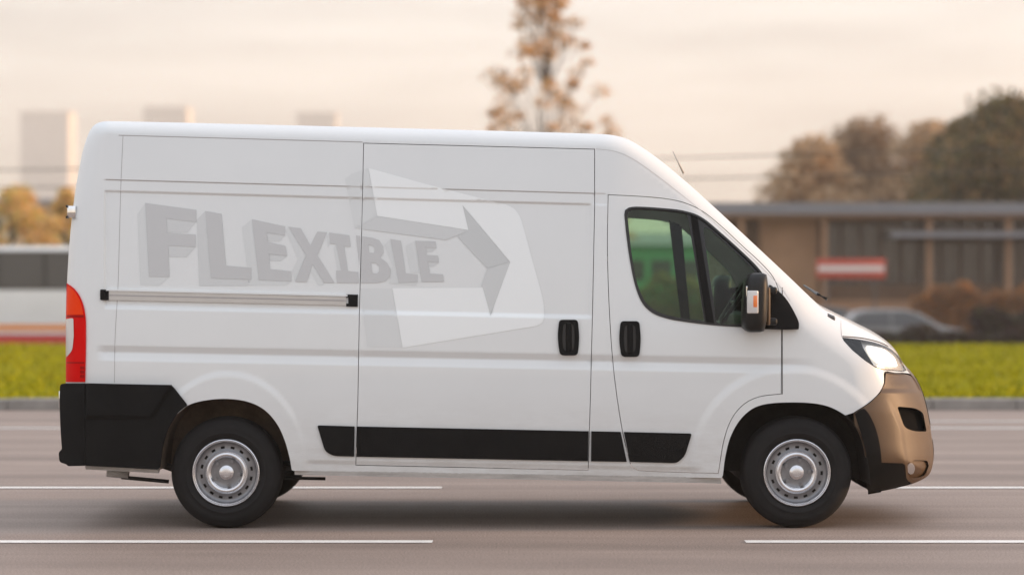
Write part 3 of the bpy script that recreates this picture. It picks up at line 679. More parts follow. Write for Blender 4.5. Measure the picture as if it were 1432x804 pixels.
# mirrors
def mirror_unit(fl):
    def Y(y): return 2.05 - y if fl else y
    root = None
    c = P(1060, 421, -.10)
    # housing: stacked rounded slices
    prof = [(-.185, .45), (-.178, .72), (-.16, .88), (-.12, .98), (-.05, 1.0), (.03, .98), (.09, .95), (.13, .88), (.158, .70), (.168, .42)]
    V = []; Fc = []; n = 24
    for (dz, s) in prof:
        for k in range(n):
            a = 2 * math.pi * k / n; ca = math.copysign(abs(math.cos(a)) ** .62, math.cos(a)); sa = math.copysign(abs(math.sin(a)) ** .62, math.sin(a))
            V.append((c[0] - .020 + ca * .075 * s + dz * .05 + (.008 if s < .8 else 0), Y(c[1] + sa * .13 * s), c[2] + dz))
    for i in range(len(prof) - 1):
        for k in range(n):
            q = (i * n + k, i * n + (k + 1) % n, (i + 1) * n + (k + 1) % n, (i + 1) * n + k); Fc.append(q if not fl else q[::-1])
    Fc.append(tuple(range(n))[::-1]); Fc.append(tuple((len(prof) - 1) * n + k for k in range(n)))
    root = pydata('door_mirror', V, Fc, MIRP, van)
    gx = c[0] - .074
    bm = bmesh.new(); y0_, y1_ = sorted((Y(c[1] - .10), Y(c[1] + .10))); boxbm(bm, gx - .008, gx + .01, y0_, y1_, c[2] - .12, c[2] + .09); bmobj('mirror_glass', bm, CHROME, root, bevel=.006)
    # front-side arm and base
    def bx(nm, x0, x1, ya, yb, z0, z1, m, bv):
        bm = bmesh.new(); ya, yb = sorted((Y(ya), Y(yb))); boxbm(bm, x0, x1, ya, yb, z0, z1); return bmobj(nm, bm, m, root, smooth=True, bevel=bv, seg=3)
    bx('mirror_arm', c[0] + .045, c[0] + .115, -.12, .12, c[2] + .04, c[2] + .085, MIRP, .015)
    bx('mirror_arm', c[0] + .045, c[0] + .115, -.12, .12, c[2] - .145, c[2] - .10, MIRP, .015)
    bx('mirror_arm', c[0] + .048, c[0] + .072, -.13, .0, c[2] - .145, c[2] + .085, BUMPERP, .012)  # tan of the low sun put into this arm's colour
    if not fl:
        ix = c[0] - .046; iz = c[2] - .005
        q = bx('indicator', ix - .033, ix + .035, c[1] - .140, c[1] - .10, iz - .068, iz + .068, CLEARL, .008)
        bm = bmesh.new(); boxbm(bm, ix + .002, ix + .028, c[1] - .1425, c[1] - .13, iz - .032, iz + .040); o = bmobj('amber_lens', bm, AMBER, q, smooth=True, bevel=.006)
    return root
mr = mirror_unit(False); mf = mirror_unit(True)
MB_ = [tuple(q) for q in catmull([(1077, 398), (1084, 403), (1098, 416), (1110, 435), (1117.5, 452), (1117, 460.5)], 5)] + [(1100, 461), (1062, 460), (1070, 430)]
panel('mirror_base', rnd(MB_, 1.5), BLACKP, mr, feat=False, off=.045, skirt=.06, step=3)
panel('mirror_base', rnd(MB_, 1.5), BLACKP, mf, feat=False, off=.045, skirt=.06, step=3, mirror=True)
# cabin
box('bulkhead', P(852, 0, 0)[0] - .06, P(852, 0, 0)[0] - .03, .12, 1.93, .5, 2.28, CABIN, van)
xd = P(1120, 0, 0)[0]
box('dashboard', xd - .32, xd + .25, .16, 1.89, .95, 1.30, DASH, van, bevel=.06)
def seat(x, y0, y1):
    s = box('seat', x, x + .50, y0, y1, .86, 1.02, SEAT, van, bevel=.04)
    bm = bmesh.new(); vs_ = boxbm(bm, x - .06, x + .10, y0 + .01, y1 - .01, .98, 1.62); [setattr(v.co, 'x', v.co.x - (v.co.z - .98) * .16) for v in bm.verts]; bmobj('backrest', bm, SEAT, s, smooth=True, bevel=.045, seg=3)
    for c_ in ([(y0 + y1) / 2] if y1 - y0 < .6 else [y0 + .26, y1 - .26]):
        box('headrest', x - .13, x - .03, c_ - .12, c_ + .12, 1.66, 1.86, SEAT, s, bevel=.035)
sx = P(880, 0, 0)[0]
seat(sx, .25, 1.1); seat(sx + .05, 1.3, 1.82)
sw = []
cxw, cyw, czw = sx + .78, 1.55, 1.36
for k in range(28):
    a = 2 * math.pi * k / 28; sw.append((cxw + .19 * math.sin(a) * .55, cyw + .19 * math.cos(a), czw + .19 * math.sin(a) * .83))
swo = tube('steering_wheel', sw, .014, TRIM, van, n=8, closed=True)
tube('steering_column', [(cxw, cyw, czw), (cxw + .2, cyw, czw - .14)], .035, TRIM, swo, n=10)
tube('steering_spoke', [(cxw, cyw - .18, czw), (cxw, cyw + .18, czw)], .012, TRIM, swo, n=6)
box('cab_headlining', P(858, 0, 0)[0], P(893, 0, .3)[0], .24, 1.81, 2.12, 2.14, CABIN, van)
# ---- printed lettering and arrow (flat print on the side)
def c3(u, v): return (180 + u / 3.83, 220 + v / 3.83)
def c2_(u, v): return (400 + u / 2.365, 160 + v / 2.365)
def c4(u, v): return (470 + u / 2.771, 210 + v / 2.771)
def sliver(px, py, which):   # gap edge of the sliding door
    return None
GAPL = lambda py: 508 - (py - 200) * .025
def clip(poly, keep_left):
    """cut a photo polygon at the sliding-door gap"""
    def f(q): d = q[0] - GAPL(q[1]); return (-1.2 - d) if keep_left else (d - 1.2)
    r = []
    for i in range(len(poly)):
        a, b = poly[i], poly[(i + 1) % len(poly)]; fa, fb_ = f(a), f(b)
        if fa >= 0: r.append(a)
        if (fa >= 0) != (fb_ >= 0):
            t = fa / (fa - fb_); r.append((a[0] + (b[0] - a[0]) * t, a[1] + (b[1] - a[1]) * t))
    return r
def area(p): return abs(sum(p[i][0] * p[(i + 1) % len(p)][1] - p[(i + 1) % len(p)][0] * p[i][1] for i in range(len(p)))) / 2
def decal(name, poly, m, off, holes=()):
    for kl, par in ((True, body), (False, sd_)):
        q = clip(poly, kl)
        if len(q) < 3 or area(q) < 4: continue
        hh = [h for h in holes if all((p_[0] < GAPL(p_[1]) - 2) == kl for p_ in h)]
        panel(name, q, m, par, holes=hh, off=off, skirt=0, step=6)
L3 = lambda l: [c3(*q) for q in l]; L2_ = lambda l: [c2_(*q) for q in l]; L4 = lambda l: [c4(*q) for q in l]
o1, o2, o3 = .0012, .0020, .0028
decal('letter_side', L3([(88, 245), (47, 305), (62, 685), (165, 687), (218, 640), (108, 640)]), PSIDE, o1)
decal('letter_underside', L3([(202, 328), (362, 347), (315, 403), (210, 402)]), PUND, o1)
decal('letter_underside', L3([(213, 472), (360, 480), (310, 536), (218, 534)]), PUND, o1)
decal('letter_side', L3([(410, 288), (364, 335), (377, 688), (636, 688), (658, 656), (440, 647)]), PUND, o1)
decal('letter_side', L3([(660, 332), (606, 375), (636, 600), (640, 686), (846, 686), (872, 665), (696, 657)]), PSIDE, o1)
decal('letter_underside', L3([(742, 405), (837, 418), (810, 451), (744, 450)]), PUND, o1)
decal('letter_underside', L3([(752, 520), (848, 528), (815, 557), (756, 553)]), PUND, o1)
decal('letter_side', L3([(855, 372), (840, 392), (905, 545), (873, 610), (890, 666), (948, 525)]), PSIDE, o1)
decal('letter_side', L3([(1045, 672), (985, 575), (970, 610), (1015, 686), (1040, 686)]), PSIDE, o1)
decal('letter_side', L2_([(143, 391), (134, 404), (138, 440), (146, 427)]), PSIDE, o1)
decal('letter_side', L2_([(166, 430), (157, 440), (170, 522), (183, 516)]), PSIDE, o1)
decal('letter_side', L2_([(345, 412), (325, 432), (352, 500), (340, 560), (430, 566), (436, 556), (372, 557)]), PSIDE, o1)
decal('letter_side', L2_([(428, 418), (395, 434), (410, 522), (440, 524)]), PSIDE, o1)
decal('letter_underside', L2_([(463, 441), (497, 442), (484, 455), (465, 456)]), PUND, o1)
decal('letter_underside', L2_([(468, 487), (505, 490), (490, 503), (470, 503)]), PUND, o1)
decal('letter', L3([(88, 245), (362, 282), (362, 347), (202, 328), (207, 405), (358, 414), (360, 480), (213, 472), (218, 640), (108, 640)]), PLET, o3)
decal('letter', L3([(410, 288), (497, 303), (521, 580), (658, 592), (658, 655), (440, 647)]), PLET, o3)
decal('letter', L3([(660, 332), (837, 370), (837, 418), (739, 404), (746, 453), (840, 475), (848, 528), (752, 518), (758, 598), (870, 610), (872, 665), (696, 657)]), PLET, o3)
decal('letter', L3([(855, 372), (921, 380), (973, 470), (1010, 398), (1062, 402), (1012, 525), (1103, 672), (1045, 672), (985, 573), (955, 668), (890, 666), (950, 525)]), PLET, o3)
decal('letter', L2_([(143, 391), (210, 400), (213, 438), (192, 436), (205, 518), (239, 521), (241, 558), (168, 557), (165, 516), (182, 516), (166, 430), (145, 427)]), PLET, o3)
Bo = L2_([(231, 400), (285, 408), (308, 416), (321, 436), (322, 458), (312, 474), (334, 490), (346, 512), (344, 536), (330, 551), (305, 557), (249, 558)])
decal('letter', Bo, PLET, o3, holes=[L2_([(272, 432), (286, 434), (293, 444), (292, 458), (276, 457)]), L2_([(281, 490), (298, 492), (308, 503), (308, 519), (300, 526), (286, 525)])])
decal('letter', L2_([(345, 412), (380, 418), (396, 525), (436, 529), (436, 555), (372, 557)]), PLET, o3)
decal('letter', L2_([(428, 418), (495, 420), (497, 442), (462, 441), (466, 465), (503, 467), (505, 490), (470, 487), (476, 526), (519, 529), (523, 553), (448, 554)]), PLET, o3)
arc = [(126, 70), (400, 146), (620, 202)] + [tuple(q) for q in catmull([(660, 212), (690, 228), (712, 258), (726, 300), (765, 445), (800, 575), (806, 640), (798, 668), (772, 682)], 10)] + [(258, 765), (218, 535), (570, 533), (598, 642), (675, 433), (490, 213), (513, 310), (160, 255)]
decal('arrow', L4(arc), PARW, o2)
decal('arrow_shade', L4([(490, 215), (672, 433), (585, 458), (470, 335), (513, 311)]), PAR2, o3)
decal('arrow_shade', L4([(675, 434), (598, 640), (568, 533), (562, 528), (585, 459)]), mat('print_arrow_mid', (0.600, 0.618, 0.620), .38, coat=.4), o3)
decal('arrow_underside', L4([(160, 256), (512, 311), (470, 331), (425, 348), (72, 302)]), PUND, o3)
decal('arrow_side', L4([(124, 70), (158, 255), (70, 300), (34, 112), (60, 92)]), mat('print_faint', (0.670, 0.690, 0.692), .38, coat=.4), o1)
decal('arrow_side', L4([(216, 536), (256, 765), (120, 762), (95, 536)]), MATS['print_faint'], o1)
# ================================================================== GROUND
def sheet(name, x0, x1, d0, d1, z, m, z1=None, kind='structure', th=None):
    V = [(x0, d0 - D0, z), (x1, d0 - D0, z), (x1, d1 - D0, z if z1 is None else z1), (x0, d1 - D0, z if z1 is None else z1)]
    o = pydata(name, V, [(0, 1, 2, 3)], m, None, smooth=False); return tag(o, kind=kind)
ASPH = mat('asphalt', (.300, .232, .194), .70, spec=.35, var=.13, vscale=1.6, bump=.35, bscale=90, stretch=(.25, 1, 1))
def worn_asphalt(m):
    t = m.node_tree; b = t.nodes['Principled BSDF']; n = t.nodes.new('ShaderNodeTexNoise'); n.inputs['Scale'].default_value = 85; n.inputs['Detail'].default_value = 3
    c = t.nodes.new('ShaderNodeTexCoord'); t.links.new(c.outputs['Object'], n.inputs['Vector'])
    src = b.inputs['Base Color'].links[0].from_socket
    mr_ = t.nodes.new('ShaderNodeMapRange'); mr_.inputs[1].default_value = .3; mr_.inputs[2].default_value = .7; mr_.inputs[3].default_value = .62; mr_.inputs[4].default_value = 1.38
    t.links.new(n.outputs[0], mr_.inputs[0])
    v = t.nodes.new('ShaderNodeVectorMath'); v.operation = 'SCALE'; t.links.new(src, v.inputs[0]); t.links.new(mr_.outputs[0], v.inputs['Scale']); t.links.new(v.outputs[0], b.inputs['Base Color'])
worn_asphalt(ASPH)
def tracks(m):
    t = m.node_tree; b = t.nodes['Principled BSDF']; src = b.inputs['Base Color'].links[0].from_socket
    c = t.nodes.new('ShaderNodeTexCoord'); mp_ = t.nodes.new('ShaderNodeMapping'); mp_.inputs['Scale'].default_value = (.012, .9, 1); t.links.new(c.outputs['Object'], mp_.inputs[0])
    n = t.nodes.new('ShaderNodeTexNoise'); n.inputs['Scale'].default_value = 1.6; n.inputs['Detail'].default_value = 5; t.links.new(mp_.outputs[0], n.inputs['Vector'])
    k = t.nodes.new('ShaderNodeMapRange'); k.inputs[1].default_value = .3; k.inputs[2].default_value = .7; k.inputs[3].default_value = .72; k.inputs[4].default_value = 1.22; t.links.new(n.outputs[0], k.inputs[0])
    v = t.nodes.new('ShaderNodeVectorMath'); v.operation = 'SCALE'; t.links.new(src, v.inputs[0]); t.links.new(k.outputs[0], v.inputs['Scale']); t.links.new(v.outputs[0], b.inputs['Base Color'])
tracks(ASPH)
LINE = mat('road_paint', (.84, .81, .76), .6, var=.10, vscale=14)
KERB = mat('kerb_concrete', (.27, .25, .23), .85, var=.2, vscale=4, bump=.3, bscale=40)
GRASS = mat('grass_ground', (.20, .21, .004), .95, spec=.05, var=.25, vscale=.35, col2=(.40, .34, .006), stretch=(.4, 1, 1))
SOIL = mat('far_ground', (.12, .10, .07), .95, var=.3, vscale=.05)
sheet('ground', -2500, 2500, -60, 4000, -.70, SOIL)
sheet('road', -400, 400, -8, 27.62, 0, ASPH)
def mark(x0, x1, d, w):
    o = sheet('road_marking', x0, x1, d - w / 2, d + w / 2, .004, LINE); return o
def DX(px, d): return (px - CX) * d / F
d1 = 4732 / (757.5 - 402); d2 = 4732 / (682 - 402.); d3 = 4732 / (598.8 - 402); d4 = 4732 / (589 - 402.)
for (a, b) in ((-9.0, DX(605, d1)), (DX(1042, d1), DX(1042, d1) + 6), (-22, -15.5)): mark(a, b, d1, .13)
for (a, b) in ((-14, DX(618, d2)), (DX(1252, d2), DX(1252, d2) + 6), (-26, -20)): mark(a, b, d2, .13)
mark(-80, 80, d3, .14); mark(DX(1290, d4), 60, d4, .12)
# kerb stones: each about 1 m, one object per stone where they can be seen
kz = .13; kd0 = 27.62
kb = bmesh.new(); boxbm(kb, .004, .996, 0, .28, -.1, kz); bmesh.ops.bevel(kb, geom=kb.edges[:], offset=.012, segments=1, affect='EDGES')
kme = bpy.data.meshes.new('kerb_stone'); kb.to_mesh(kme); kb.free(); kme.materials.append(KERB)
kroot = empty('kerb', (0, kd0 - D0, 0), label='long grey concrete kerb between the road and the grass verge', cat='kerb')
kroot['kind'] = 'structure'
for k in range(-13, 13):
    o = link('kerb_stone', kme, None, kroot); o.location = (k + random.uniform(-.002, .002), random.uniform(-.006, .006), random.uniform(-.006, .004))
lb = bmesh.new()
for k in list(range(-60, -13)) + list(range(13, 60)): boxbm(lb, k + .004, k + .996, 0, .28, -.1, kz)
oo = bmobj('kerb_run', lb, KERB, kroot); oo['kind'] = 'stuff'
# verge with a slightly uneven surface, dropping to the far carriageway
xs = np.linspace(-60, 60, 61); ds = np.concatenate([np.linspace(27.85, 54.6, 22), [56, 58, 62]])
V = []; Fc = []
for j, d in enumerate(ds):
    for x in xs:
        z = .12 + random.uniform(-.012, .012) if d < 55 else {56: .0, 58: -.35, 62: -.66}[int(d)]
        V.append((x, d - D0, z))
for j in range(len(ds) - 1):
    for i in range(60): a = j * 61 + i; Fc.append((a, a + 1, a + 62, a + 61))
tag(pydata('grass_verge', V, Fc, GRASS), kind='structure')
GB = [mat('grass_blade_a', (.22, .22, .003), .8, spec=.05), mat('grass_blade_b', (.40, .36, .004), .8, spec=.05)]
rs = np.random.RandomState(3); nb = 60000
bx_ = rs.uniform(-14, 14, nb); bd = 27.95 + (rs.uniform(0, 1, nb) ** 1.3) * 27; bx_ *= bd / 50 * 1.15
h = rs.uniform(.03, .075, nb); w = rs.uniform(.012, .03, nb) * (bd / 30); an = rs.uniform(0, math.pi, nb); lean = rs.uniform(-.05, .05, (nb, 2))
V = np.empty((nb, 3, 3)); V[:, 0] = np.stack([bx_ - np.cos(an) * w, bd - D0 - np.sin(an) * w, np.full(nb, .11)], 1); V[:, 1] = np.stack([bx_ + np.cos(an) * w, bd - D0 + np.sin(an) * w, np.full(nb, .11)], 1)
V[:, 2] = np.stack([bx_ + lean[:, 0], bd - D0 + lean[:, 1], .11 + h], 1)
def fastmesh(name, V, nf, per, mats, mi, parent=None):
    me = bpy.data.meshes.new(name); V = V.reshape(-1, 3).astype(np.float32); n = len(V)
    me.vertices.add(n); me.vertices.foreach_set('co', V.ravel()); me.loops.add(n); me.loops.foreach_set('vertex_index', np.arange(n, dtype=np.int32))
    me.polygons.add(nf); me.polygons.foreach_set('loop_start', np.arange(0, n, per, dtype=np.int32)); me.polygons.foreach_set('loop_total', np.full(nf, per, np.int32))
    for m in mats: me.materials.append(m)
    me.polygons.foreach_set('material_index', mi.astype(np.int32)); me.update(calc_edges=True); return link(name, me, None, parent)
tag(fastmesh('grass', V, nb, 3, GB, rs.randint(0, 2, nb)), kind='stuff', label='short yellow-green grass on the verge behind the road', cat='grass')
sheet('far_road', -300, 300, 62, 84, -.655, mat('far_asphalt', (.11, .10, .095), .8, var=.1, vscale=.5))
# ================================================================== TREES, HEDGES
def leafcloud(rs, clumps, per, size, squash=.7):
    """many small leaf faces in clumps: clumps = (x,y,z,r)"""
    c = np.repeat(np.array(clumps), per, 0); n = len(c)
    d = rs.normal(size=(n, 3)); d /= np.linalg.norm(d, axis=1)[:, None]; r = rs.uniform(.15, 1, n) ** .55
    p = c[:, :3] + d * (r * c[:, 3])[:, None] * np.array([1, 1, squash])
    a = rs.normal(size=(n, 3)); a /= np.linalg.norm(a, axis=1)[:, None]; b = np.cross(a, rs.normal(size=(n, 3))); b /= np.linalg.norm(b, axis=1)[:, None]
    s = rs.uniform(.6, 1.3, n)[:, None] * size
    V = np.stack([p - a * s, p + b * s * .55, p + a * s, p - b * s * .55], 1)
    return V, n
LEAFM = {}
def leafmat(name, col):
    if name in LEAFM: return LEAFM[name]
    m = mat(name, col, .7); t = m.node_tree; b = t.nodes['Principled BSDF']; o = t.nodes['Material Output']
    tl_ = t.nodes.new('ShaderNodeBsdfTranslucent'); tl_.inputs[0].default_value = (*[min(1, c * 1.3) for c in col], 1); x = t.nodes.new('ShaderNodeMixShader'); x.inputs[0].default_value = .35
    t.links.new(b.outputs[0], x.inputs[1]); t.links.new(tl_.outputs[0], x.inputs[2]); t.links.new(x.outputs[0], o.inputs[0]); LEAFM[name] = m; return m
BARK = mat('bark', (.09, .065, .05), .9, var=.3, vscale=5)
ORG = [leafmat('leaf_orange', (.74, .42, .18)), leafmat('leaf_ochre', (.66, .46, .24)), leafmat('leaf_brown', (.20, .13, .07))]
BRN = [leafmat('leaf_tan', (.54, .40, .25)), leafmat('leaf_dry', (.40, .28, .17)), leafmat('leaf_rust', (.52, .34, .18))]
BRN2 = [leafmat('leaf_umber', (.36, .24, .14)), leafmat('leaf_dry', (.42, .27, .17)), leafmat('leaf_bark_brown', (.24, .16, .10))]
GRN = [leafmat('leaf_olive', (.14, .12, .04)), leafmat('leaf_dark', (.07, .065, .03)), leafmat('leaf_bronze', (.34, .21, .09))]
YEL = [leafmat('leaf_yellow', (.80, .56, .22)), leafmat('leaf_gold', (.74, .46, .18)), leafmat('leaf_lime', (.50, .46, .12))]
RED_ = [leafmat('leaf_amber', (.42, .19, .06)), leafmat('leaf_copper', (.30, .13, .05)), leafmat('leaf_brown', (.20, .13, .07))]
PUR = [leafmat('leaf_plum', (.055, .028, .03)), leafmat('leaf_dark_plum', (.035, .02, .022)), leafmat('leaf_dark', (.05, .055, .025))]
def tree(name, x, d, h, cw, mats, seed, label, nclump=26, per=140, size=.16, crown0=.35, trunk=.18, sparse=1., group=None, shape='round', z0=-.68, cr_=(.14, .25)):
    r = random.Random(seed); rs = np.random.RandomState(seed)
    root = empty(name, (x, d - D0, z0), label=label, cat='tree', group=group)
    pts = [(r.uniform(-.06, .06) * i, r.uniform(-.06, .06) * i, h * .93 * i / 6) for i in range(7)]
    V = []; Fc = []
    def tb(pts, rad, n=7):
        b = len(V); pts = [Vector(p) for p in pts]
        for i, p in enumerate(pts):
            t = (pts[min(i + 1, len(pts) - 1)] - pts[max(i - 1, 0)]).normalized(); a = t.orthogonal().normalized(); c = t.cross(a)
            for k in range(n): w_ = 2 * math.pi * k / n; V.append(p + (a * math.cos(w_) + c * math.sin(w_)) * rad[i])
        for i in range(len(pts) - 1):
            for k in range(n): Fc.append((b + i * n + k, b + i * n + (k + 1) % n, b + (i + 1) * n + (k + 1) % n, b + (i + 1) * n + k))
    tb(pts, [trunk * (1 - .13 * i) for i in range(7)])
    cl = []
    for i in range(nclump):
        f = crown0 + (1 - crown0) * (i + .5) / nclump; a = r.uniform(0, 6.283)
        g = math.sin(math.pi * min(1, (f - crown0) / (1 - crown0) * .85 + .15)) if shape == 'round' else max(.12, 1.02 - (f - crown0) / (1 - crown0)) ** 1.1
        rr = cw / 2 * g * r.uniform(.45, 1.0); z = h * f * r.uniform(.95, 1.03)
        p = (rr * math.cos(a), rr * math.sin(a), z); cl.append((*p, cw * r.uniform(*cr_)))
        s = min(5, int(z * .8 / h * 7)); b0 = Vector(pts[s])
        m_ = (b0 + Vector(p)) / 2 + Vector((r.uniform(-.2, .2), r.uniform(-.2, .2), r.uniform(0, .3)))
        tb([b0, m_, p], [trunk * .35, trunk * .2, .02], 5)
        for _ in range(3 if trunk > .1 else 0): q = Vector(p) + Vector((r.uniform(-1, 1), r.uniform(-1, 1), r.uniform(-.4, 1))) * cw * .12; tb([m_, q], [trunk * .12, .01], 4)
    pydata('trunk', V, Fc, BARK, root)
    Lf, n = leafcloud(rs, cl, per, size); c = fastmesh('crown', Lf, n, 4, mats, rs.choice(3, n, p=[.4, .35, .25]), root)
    return root
def hedge(name, x0, x1, d, z0, z1, w, mats, seed, label, cat='hedge', size=.07, n=5000):
    rs = np.random.RandomState(seed); root = empty(name, ((x0 + x1) / 2, d - D0, z0), label=label, cat=cat)
    p = np.stack([rs.uniform(x0, x1, n) - (x0 + x1) / 2, rs.uniform(-w / 2, w / 2, n), (z1 - z0) * rs.uniform(0, 1, n) ** .7], 1)
    p[:, 2] *= 1 + .10 * np.sin(p[:, 0] * 2.1 + seed) + .06 * np.sin(p[:, 0] * 5.3)
    a = rs.normal(size=(n, 3)); a /= np.linalg.norm(a, axis=1)[:, None]; b = np.cross(a, rs.normal(size=(n, 3))); b /= np.linalg.norm(b, axis=1)[:, None]; s = rs.uniform(.6, 1.4, n)[:, None] * size
    V = np.stack([p - a * s, p + b * s * .6, p + a * s, p - b * s * .6], 1)
    fastmesh('foliage', V, n, 4, mats, rs.randint(0, 3, n), root)
    box('stems', -(x1 - x0) / 2 + .1, (x1 - x0) / 2 - .1, -w * .2, w * .2, 0, (z1 - z0) * .7, mats[1], root)
    return root
def ZZ(py, d): return CAMH - (py - CY) * d / F
def tr_px(name, pxc, d, pytop, wpx, mats, seed, label, **k):
    return tree(name, DX(pxc, d), d, ZZ(pytop, d) + .68, wpx * d / F, mats, seed, label, **k)
tr_px('autumn_tree', 762, 80, -90, 320, ORG, 11, 'tall slender orange autumn tree rising above the van roof', shape='cone', nclump=140, per=56, size=.075, crown0=.28, trunk=.05, cr_=(.03, .07))
BG_ = 'brown trees behind the building'
tr_px('brown_tree', 1138, 112, 205, 190, BRN, 21, 'leftmost and lowest tan tree behind the long flat-roofed building', per=300, nclump=40, crown0=.15, group=BG_)
tr_px('brown_tree', 1215, 116, 184, 220, BRN2, 22, 'broad brown tree rising over the middle of the flat roof, right of the lowest one', per=320, nclump=46, crown0=.15, group=BG_)
tr_px('brown_tree', 1300, 114, 188, 210, BRN, 23, 'tan brown tree over the flat roof just left of the dark green trees', per=320, nclump=44, crown0=.15, group=BG_)
tr_px('green_tree', 1405, 100, 146, 230, GRN, 24, 'tallest tree at the right edge, dark olive green crown', per=420, nclump=56, size=.15, crown0=.15)
tr_px('green_tree', 1345, 108, 178, 170, GRN, 25, 'smaller dark olive tree between the brown trees and the tallest green tree', per=320, nclump=40, size=.15, crown0=.15)
tr_px('green_tree', 1480, 104, 160, 220, GRN, 26, 'dark olive tree cut by the right edge of the view, right of the tallest one', per=320, nclump=40, size=.15, crown0=.15)
# left side autumn foliage behind the bus
tr_px('yellow_tree', 20, 96, 262, 110, YEL, 31, 'golden yellow tree behind the bus at the left edge of the view', per=110, nclump=24, crown0=.25)
tr_px('yellow_tree', 92, 92, 268, 90, YEL, 32, 'yellow tree behind the bus and partly behind the rear of the van', per=110, nclump=22, crown0=.25)
# hedges to the right
hedge('dark_hedge', DX(1150, 60), DX(1520, 60), 60, -.68, ZZ(462, 60), .8, PUR, 41, 'low dark clipped hedge at the far edge of the grass', n=9000, size=.06)
hedge('amber_hedge', DX(1285, 84), DX(1500, 84), 85, -.68, ZZ(404, 85), 1.2, RED_, 42, 'long orange-brown autumn hedge in front of the building', n=8000, size=.10)
hedge('plum_hedge', DX(1362, 70), DX(1500, 70), 70, -.68, ZZ(432, 70), 1.4, PUR, 43, 'dark plum-coloured shrub mass at the right edge above the low hedge', cat='shrub', n=6000, size=.09)
# ================================================================== LONG FLAT-ROOFED BUILDING
WS_ = mat('pale_roof', (.72, .72, .70), .6)
BW = mat('building_brown', (.36, .21, .125), .85, var=.15, vscale=.8); BD = mat('building_dark_cladding', (.15, .09, .055), .8, var=.2, vscale=.6)
BF_ = mat('fascia_grey', (.22, .22, .24), .6, var=.06, vscale=1); BG = mat('building_glass', (.035, .032, .03), .12, coat=.3); BFR = mat('window_frame_metal', (.12, .10, .09), .5)
bd_ = 92.; z0 = -.7
bld = empty('flat_roofed_building', (DX(1250, bd_), bd_ - D0, z0), label='long low brown building with a grey flat roof and dark windows', cat='building')
def bb(name, pxa, pxb, pya, pyb, ya, yb, m, parent=bld, bev=0):
    """box given by photo extents at the facade distance, ya..yb metres behind the facade; local to the building"""
    x_a, x_b = DX(pxa, bd_) - bld.location.x, DX(pxb, bd_) - bld.location.x; za, zb = ZZ(pyb, bd_) - z0, ZZ(pya, bd_) - z0
    return box(name, x_a, x_b, ya, yb, za, zb, m, parent, bevel=bev)
bb('wall', 1015, 1560, 302, 480, .30, 10, BD)
bb('roof_fascia', 955, 1580, 285, 301, -1.4, 10.5, BF_)
bb('soffit', 965, 1575, 301, 306, -1.2, .3, BW)
bb('wing_wall', 1062, 1142, 306, 480, -.2, .3, BW)
bb('canopy', 1238, 1500, 325, 333, -1.6, .3, BF_)
for k, px in enumerate(range(1150, 1500, 28)):
    w_ = bb('window', px, px + 24, 338 if px > 1236 else 312, 398, .22, .299, BFR); bb('pane', px + 1.6, px + 22.4, 340.5 if px > 1236 else 314.5, 396, .20, .219, BG, w_)
    if px > 1236:
        w_ = bb('window', px, px + 24, 308, 322, .22, .299, BFR); bb('pane', px + 1.6, px + 22.4, 310, 320, .20, .219, BG, w_)
for px in (968, 1030, 1145, 1290, 1400): bb('column', px, px + 7, 301, 480, -1.0, -.75, BW)
bb('plinth', 1142, 1560, 420, 480, -.1, .3, BW)
bb('door', 1076, 1096, 408, 478, -.26, -.2, BFR); bb('door', 1100, 1120, 408, 478, -.26, -.2, BFR)
hedge('added_olive_hedge', DX(800, 78), DX(1015, 78), 78, -.68, ZZ(393, 78), 1.0, [leafmat('leaf_moss', (.20, .22, .04)), leafmat('leaf_olive', (.14, .12, .04)), leafmat('leaf_bronze', (.3, .2, .08))], 44, 'added olive green hedge to tint the view through the side windows of the van cab', size=.08, n=7000)  # hedge added behind the van for the olive tone in the cab glass
KG = mat('kiosk_green', (.16, .50, .20), .6, var=.1, vscale=2); kd = 88.
ki = empty('added_green_kiosk', (DX(925, kd), kd - D0, -.7), label='added green kiosk with a pale roof to tint the view through the side windows of the van cab', cat='kiosk')  # made-up kiosk, added for the green band in the cab glass
kw = 62 * kd / F; kh = ZZ(343, kd) + .7
box('wall', -kw, kw, 0, 2.4, 0, kh, KG, ki); box('roof', -kw - .2, kw + .2, -.4, 2.6, kh, kh + .45, WS_, ki)
for q in (-1, 0, 1): w_ = box('window', q * kw * .62 - .4, q * kw * .62 + .4, -.04, -.002, kh - 1.35, kh - .55, BFR, ki); box('pane', q * kw * .62 - .35, q * kw * .62 + .35, -.06, -.041, kh - 1.3, kh - .6, BG, w_)
rs = np.random.RandomState(77); nn_ = 26000
fx = rs.uniform(-150, 150, nn_); fh = (2.6 + 1.3 * np.sin(fx * .11) + .9 * np.sin(fx * .37 + 1) + .5 * np.sin(fx * 1.1)) * rs.uniform(0, 1, nn_) ** .6
p = np.stack([fx, 175 - D0 + rs.uniform(-4, 4, nn_), -.7 + fh], 1); a = rs.normal(size=(nn_, 3)); a /= np.linalg.norm(a, axis=1)[:, None]; b = np.cross(a, rs.normal(size=(nn_, 3))); b /= np.linalg.norm(b, axis=1)[:, None]; q = rs.uniform(.3, .8, nn_)[:, None]
tag(fastmesh('far_trees', np.stack([p - a * q, p + b * q * .6, p + a * q, p - b * q * .6], 1), nn_, 4, [MATS['leaf_ochre'], MATS['leaf_dry'], MATS['leaf_moss']], rs.randint(0, 3, nn_)), kind='stuff', label='distant low autumn wood along the horizon', cat='wood')
